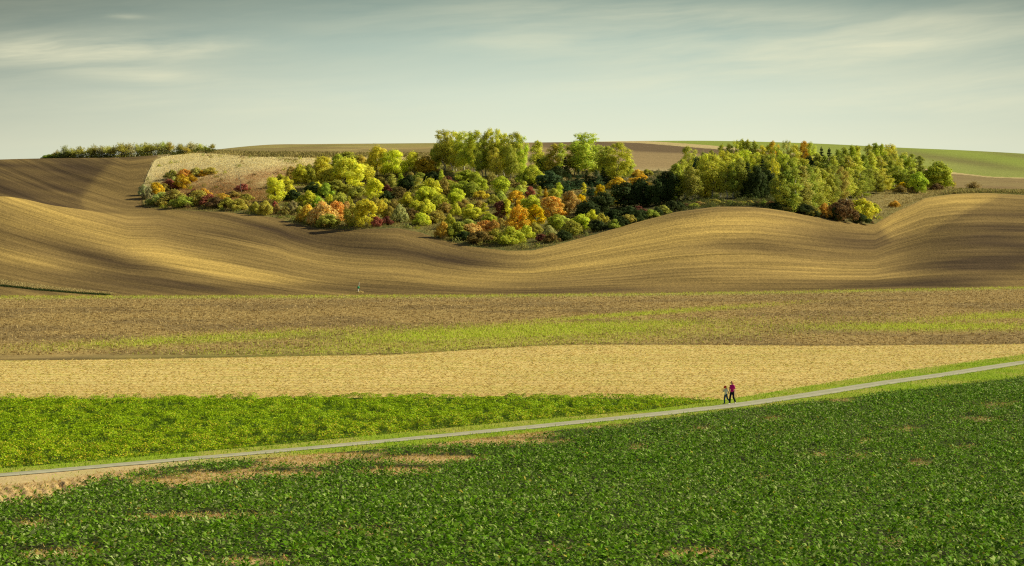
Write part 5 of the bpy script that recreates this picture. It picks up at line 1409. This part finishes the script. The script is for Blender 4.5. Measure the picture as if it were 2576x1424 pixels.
def build_person(label, loc, theta, H, J, cols_, child=False):
    """figure facing -y before turning; J holds the joints in metres"""
    root = bpy.data.objects.new('person', None); COL.objects.link(root); root.location = loc; root.rotation_euler = (0, 0, theta)
    tag(root, label, 'person')
    k = H / 1.70; g = .90 if not child else .92
    B = Shape()
    hc = J['head']; hr = .100 if not child else .096
    # head, jaw, nose, ears, neck
    f = J['look']                       # horizontal facing of the head
    fx = v3(f[0], f[1], f[2]); fx = unit(fx); sx = unit(np.cross(v3(0, 0, 1), fx)); ux = np.cross(fx, sx)
    def hp(a, b, c): return hc + fx * a + sx * b + ux * c
    B.tube([hp(-.005, 0, -.10), hp(.0, 0, -.05), hp(-.005, 0, .01), hp(-.01, 0, .065)], [(.048, .055), (.066, .078), (.075, .092), (.062, .078)], 18, side=sx)
    B.tube([hp(.072, 0, .02), hp(.094, 0, -.020), hp(.090, 0, -.030)], [.010, .014, .011], 8, side=sx)
    B.tube([hp(.078, -.016, -.062), hp(.078, .016, -.062)], [.010, .010], 8, side=ux)
    for sg in (-1, 1): B.tube([hp(-.005, sg * .074, .015), hp(-.012, sg * .080, -.02)], [.014, .010], 8, side=fx)
    B.tube([J['neck'] + v3(0, .01, -.05), J['neck'] + v3(0, 0, .03), hp(-.02, 0, -.06)], [(.062 * k, .058 * k), (.052 * k, .052 * k), .050 * k], 14)
    # trunk
    pe, ch = J['pelvis'], J['chest']
    def trunk(S, e=0.0, lo=0, neck=True):
        pts = [pe + v3(0, 0, -.08 * k), pe + v3(0, 0, .02 * k), pe + (ch - pe) * .42, ch + v3(0, 0, -.04 * k), ch + v3(0, 0, .08 * k), J['neck'] + v3(0, .012, -.045 * k)]
        rr = [(.135 * k, .100 * k), (.160 * k * g, .112 * k), (.132 * k * g, .095 * k), (.160 * k * g, .112 * k), (.165 * k * g, .100 * k), (.085 * k, .062 * k)]
        S.tube(pts[lo:], [(a + e, b + e) for a, b in rr][lo:], 22)
    trunk(B)
    # limbs
    A = .046 * k * g
    for sd_ in ('r', 'l'):
        sh, elb, wr, hd = J['sh_' + sd_], J['el_' + sd_], J['wr_' + sd_], J['hd_' + sd_]
        B.tube([sh, sh + (elb - sh) * .45, elb, elb + (wr - elb) * .35, wr], [A * 1.12, A, A * .80, A * .84, A * .56], 12)
        d = hd - wr
        add_hand(B, wr, d, J['palm_' + sd_], k * (1.0 if not child else .98), J['curl_' + sd_], J['thumb_' + sd_])
        hi_, kn, an = J['hip_' + sd_], J['kn_' + sd_], J['an_' + sd_]
        B.tube([hi_, hi_ + (kn - hi_) * .35, kn, kn + (an - kn) * .3, an], [.088 * k * g, .080 * k * g, .058 * k, .056 * k * g, .037 * k], 14)
    skin = plain_mat('skin', cols_['skin'], .55, .06, 20, .3)
    body = link('body', B.remeshed('body', .0075 if not child else .007, 2), skin, root)
    # eyes and mouth
    for sg in (-1, 1):
        E = Shape(); E.ball(hp(.074, sg * .030, .012), (.012, .012, .009)); link('eye', E.mesh('eye'), plain_mat('eye', (.05, .04, .03), .3), root)
    Mo = Shape(); Mo.tube([hp(.086, -.020, -.062), hp(.088, 0, -.063), hp(.086, .020, -.062)], [.004, .006, .004], 8, side=ux); link('mouth', Mo.mesh('mouth'), plain_mat('lips', (.45, .12, .10), .5), root)
    # hair and headwear
    Hs = Shape()
    hm = plain_mat('hair', cols_['hair'], .6, .35, 60, .3)
    if not child:
        Hs.tube([hp(-.045, 0, -.085), hp(-.040, 0, -.02), hp(-.022, 0, .05), hp(-.012, 0, .085)], [(.060, .058), (.083, .072), (.085, .094), (.060, .072)], 18, side=sx)
        for sg in (-1, 1): Hs.tube([hp(.055, sg * .030, .078), hp(.030, sg * .070, .04), hp(-.01, sg * .082, -.02), hp(-.035, sg * .070, -.10)], [.020, .024, .024, .016], 10, side=fx)
        Hs.tube([hp(-.095, 0, .02), hp(-.125, .02, -.03), hp(-.120, .03, -.11), hp(-.095, .03, -.16)], [.026, .030, .024, .010], 10, side=sx)
        link('hair', Hs.remeshed('hair', .008, 1), hm, root)
    else:
        Hs.tube([hp(-.045, 0, -.095), hp(-.040, 0, -.03), hp(-.030, 0, .03)], [(.060, .052), (.082, .066), (.080, .075)], 18, side=sx)
        link('hair', Hs.remeshed('hair', .008, 1), hm, root)
        Cp = Shape(); cm = plain_mat('cap_cloth', cols_['cap'], .8, .1, 30)
        Cp.tube([hp(-.012, 0, .020), hp(-.012, 0, .055), hp(-.012, 0, .092)], [(.087, .104), (.086, .102), (.058, .070)], 20, side=sx)
        cap = link('cap', Cp.remeshed('cap', .008, 1), cm, root)
        Vs = Shape(); Vs.tube([hp(.070, -.060, .022), hp(.128, -.030, .012), hp(.140, 0, .012), hp(.128, .030, .012), hp(.070, .060, .022)], [(.010, .010), (.034, .007), (.042, .007), (.034, .007), (.010, .010)], 12, side=fx)
        link('visor', Vs.remeshed('visor', .006, 1), cm, cap)
    # shirt
    S = Shape(); trunk(S, .014, 2)
    sl = J['sleeve']
    for sd_ in ('r', 'l'):
        sh, elb = J['sh_' + sd_], J['el_' + sd_]
        S.tube([sh + v3(0, 0, .0), sh + (elb - sh) * .5, sh + (elb - sh) * sl], [A * 1.40, A * 1.38, A * 1.36], 14)
        S.tube([J['chest'] + v3(0, 0, .10 * k), sh], [.075 * k, A * 1.35], 12)
        S.tube([pe + v3(0, 0, .055 * k), pe + v3(0, 0, .12 * k)], [(.172 * k * g, .126 * k), (.15 * k * g, .112 * k)], 20)
    link('shirt', S.remeshed('shirt', .010, 2), plain_mat('shirt_cloth', cols_['shirt'], .9, .14, 14), root)
    # trousers
    Tn = Shape()
    Tn.tube([pe + v3(0, 0, -.10 * k), pe + v3(0, 0, .04 * k)], [(.150 * k * g, .110 * k), (.150 * k * g, .108 * k)], 18)
    for sd_ in ('r', 'l'):
        hi_, kn, an = J['hip_' + sd_], J['kn_' + sd_], J['an_' + sd_]
        Tn.tube([hi_, hi_ + (kn - hi_) * .4, kn, kn + (an - kn) * .4, an + (kn - an) * .05], [.100 * k * g, .092 * k * g, .074 * k, .070 * k, .066 * k], 14)
    link('trousers', Tn.remeshed('trousers', .010, 2), plain_mat('trouser_cloth', cols_['trousers'], .9, .25, 18), root)
    for sd_ in ('r', 'l'):
        an, toe = J['an_' + sd_], J['toe_' + sd_]
        d = unit(toe - an); fl = unit(v3(d[0], d[1], 0)); F = Shape()
        heel = J['heel_' + sd_]
        F.tube([heel + v3(0, 0, .012), heel + (toe - heel) * .35 + v3(0, 0, .018), heel + (toe - heel) * .75 + v3(0, 0, .008), toe], [(.034 * k, .036 * k), (.040 * k, .044 * k), (.046 * k, .034 * k), (.036 * k, .024 * k)], 14, side=np.cross(fl, v3(0, 0, 1)))
        F.tube([an, heel + (toe - heel) * .25 + v3(0, 0, .03)], [.044 * k, .044 * k], 12)
        sh_ = link('shoe', F.remeshed('shoe', .008, 1), plain_mat('shoe_leather', cols_['shoes'], .7, .08, 20), root)
    root.scale = (1.04,) * 3
    return root

# where they walk: towards the lower left on the left half of the road
pa = ground_at(732.2, 404.7, 100, 200); pc = ground_at(725.6, 404.5, 100, 200)
pa[2] += .06; 
pc = v3(pa[0] - .50, pa[1] - .06, 0); pc[2] = float(height(pc[0:1], pc[1:2])[0]) + .06
ta, tcx = math.radians(-42), math.radians(-62)
clasp = v3(pa[0] - .285, pa[1] - .10, pa[2] + .80)
ca = rotz(clasp - pa, -ta); cc = rotz(clasp - pc, -tcx)
def toward(sh, hand, ln): return hand - unit(hand - sh) * ln
J = dict(head=v3(-.005, -.035, 1.590), look=(-.15, -1, -.12), neck=v3(0, -.005, 1.45), pelvis=v3(0, 0, .93), chest=v3(0, -.01, 1.27), sleeve=.78,
    sh_r=v3(-.155, .01, 1.385), sh_l=v3(.155, .01, 1.385), el_l=v3(.215, .065, 1.115), wr_l=v3(.245, .03, .880), hd_l=v3(.250, .015, .80), palm_l=(-1, 0, 0), curl_l=.40, thumb_l=1,
    hip_r=v3(-.088, 0, .90), kn_r=v3(-.090, -.150, .495), an_r=v3(-.085, -.205, .085), heel_r=v3(-.085, -.165, .040), toe_r=v3(-.092, -.375, .030),
    hip_l=v3(.088, 0, .90), kn_l=v3(.090, .035, .490), an_l=v3(.090, .275, .150), heel_l=v3(.090, .315, .110), toe_l=v3(.094, .155, .030))
hd = ca + v3(0, 0, .01); wr = hd - unit(hd - J['sh_r']) * .085; el_ = J['sh_r'] + (wr - J['sh_r']) * .52 + v3(-.03, .05, 0)
J.update(el_r=el_, wr_r=wr, hd_r=hd, palm_r=tuple(unit(cc * 0 + v3(.5, -.6, -.1))), curl_r=.85, thumb_r=-1)
build_person('woman in a magenta top and dark trousers walking hand in hand with the child', tuple(pa), ta, 1.70, J,
    dict(skin=(.80, .50, .36), hair=(.50, .20, .06), shirt=(.66, .012, .27), trousers=(.012, .016, .030), shoes=(.72, .70, .62)))
q = .815
Jc = dict(head=v3(-.02, -.05, 1.255), look=(-.10, -1, -.35), neck=v3(0, -.015, 1.145), pelvis=v3(0, 0, .735), chest=v3(0, -.01, .995), sleeve=.75,
    sh_r=v3(-.140, .0, 1.085), el_r=v3(-.175, -.13, .915), wr_r=v3(-.075, -.235, 1.030), hd_r=v3(-.045, -.245, 1.10), palm_r=(.2, 1, 0), curl_r=.7, thumb_r=1,
    sh_l=v3(.140, .01, 1.085),
    hip_r=v3(-.072, 0, .72), kn_r=v3(-.073, -.085, .405), an_r=v3(-.070, -.075, .075), heel_r=v3(-.070, -.045, .035), toe_r=v3(-.075, -.215, .026),
    hip_l=v3(.072, 0, .72), kn_l=v3(.074, .085, .410), an_l=v3(.074, .315, .200), heel_l=v3(.074, .355, .165), toe_l=v3(.078, .250, .045))
hd = cc + v3(0, 0, -.01); wr = hd - unit(hd - Jc['sh_l']) * .07; el_ = Jc['sh_l'] + (wr - Jc['sh_l']) * .52 + v3(.02, .0, -.03)
Jc.update(el_l=el_, wr_l=wr, hd_l=hd, palm_l=(-.5, .6, .1), curl_l=.85, thumb_l=1)
build_person('child in a red cap, pale T-shirt and blue jeans striding along the road', tuple(pc), tcx, 1.385, Jc,
    dict(skin=(.80, .50, .36), hair=(.30, .16, .06), cap=(.75, .035, .02), shirt=(.80, .82, .76), trousers=(.03, .085, .16), shoes=(.18, .20, .22)), child=True)

# ------------------------------------------------------------------ marker post at the field edge
mp = ground_at(358.3, 292.7, 330, 460)
root = bpy.data.objects.new('marker_post', None); COL.objects.link(root); root.location = mp
tag(root, 'white marker post with a green ball and thin leaning rod at the ploughed field edge', 'marker post')
white = plain_mat('white_paint', (.80, .79, .74), .5, .06, 6, .4); greenp = plain_mat('green_paint', (.006, .36, .16), .45, .12, 5, .4); conc = plain_mat('pale_concrete', (.50, .46, .36), .9, .15, 8)
S = Shape(); S.tube([v3(0, 0, -.2), v3(0, 0, .3), v3(.01, 0, .86)], [.115, .112, .10], 16); link('post', S.mesh('post'), white, root)
S = Shape(); S.ball((.02, 0, 1.07), (.25, .25, .26), 24, 14); ballo = link('ball', S.mesh('ball'), greenp, root)
S = Shape(); S.tube([v3(.03, 0, .86), v3(.03, 0, .92)], [.11, .11], 16); link('collar', S.mesh('collar'), greenp, ballo)
S = Shape(); S.tube([v3(.05, 0, 1.25), v3(.12, 0, 1.65), v3(.18, 0, 2.08)], [.075, .065, .045], 12); link('rod', S.mesh('rod'), white, root)
bmv = [(-.33, -.16, -.1), (-.13, -.16, -.1), (-.13, .16, -.1), (-.33, .16, -.1), (-.31, -.14, .20), (-.15, -.14, .22), (-.15, .14, .22), (-.31, .14, .20)]
bmq = [(0, 3, 2, 1), (4, 5, 6, 7), (0, 1, 5, 4), (1, 2, 6, 5), (2, 3, 7, 6), (3, 0, 4, 7)]
link('footing', np_mesh('footing', bmv, bmq), conc, root)
n = 160; U = rng.normal(360.2, 1.2, n); Y = np.full(n, mp[1]) + rng.normal(0, .5, n)
tufts('straw_pile', U, Y, np.tile([.66, .52, .22], (n, 1)), .15, .45, 5, 'small heap of pale dry grass at the foot of the marker post', .15)
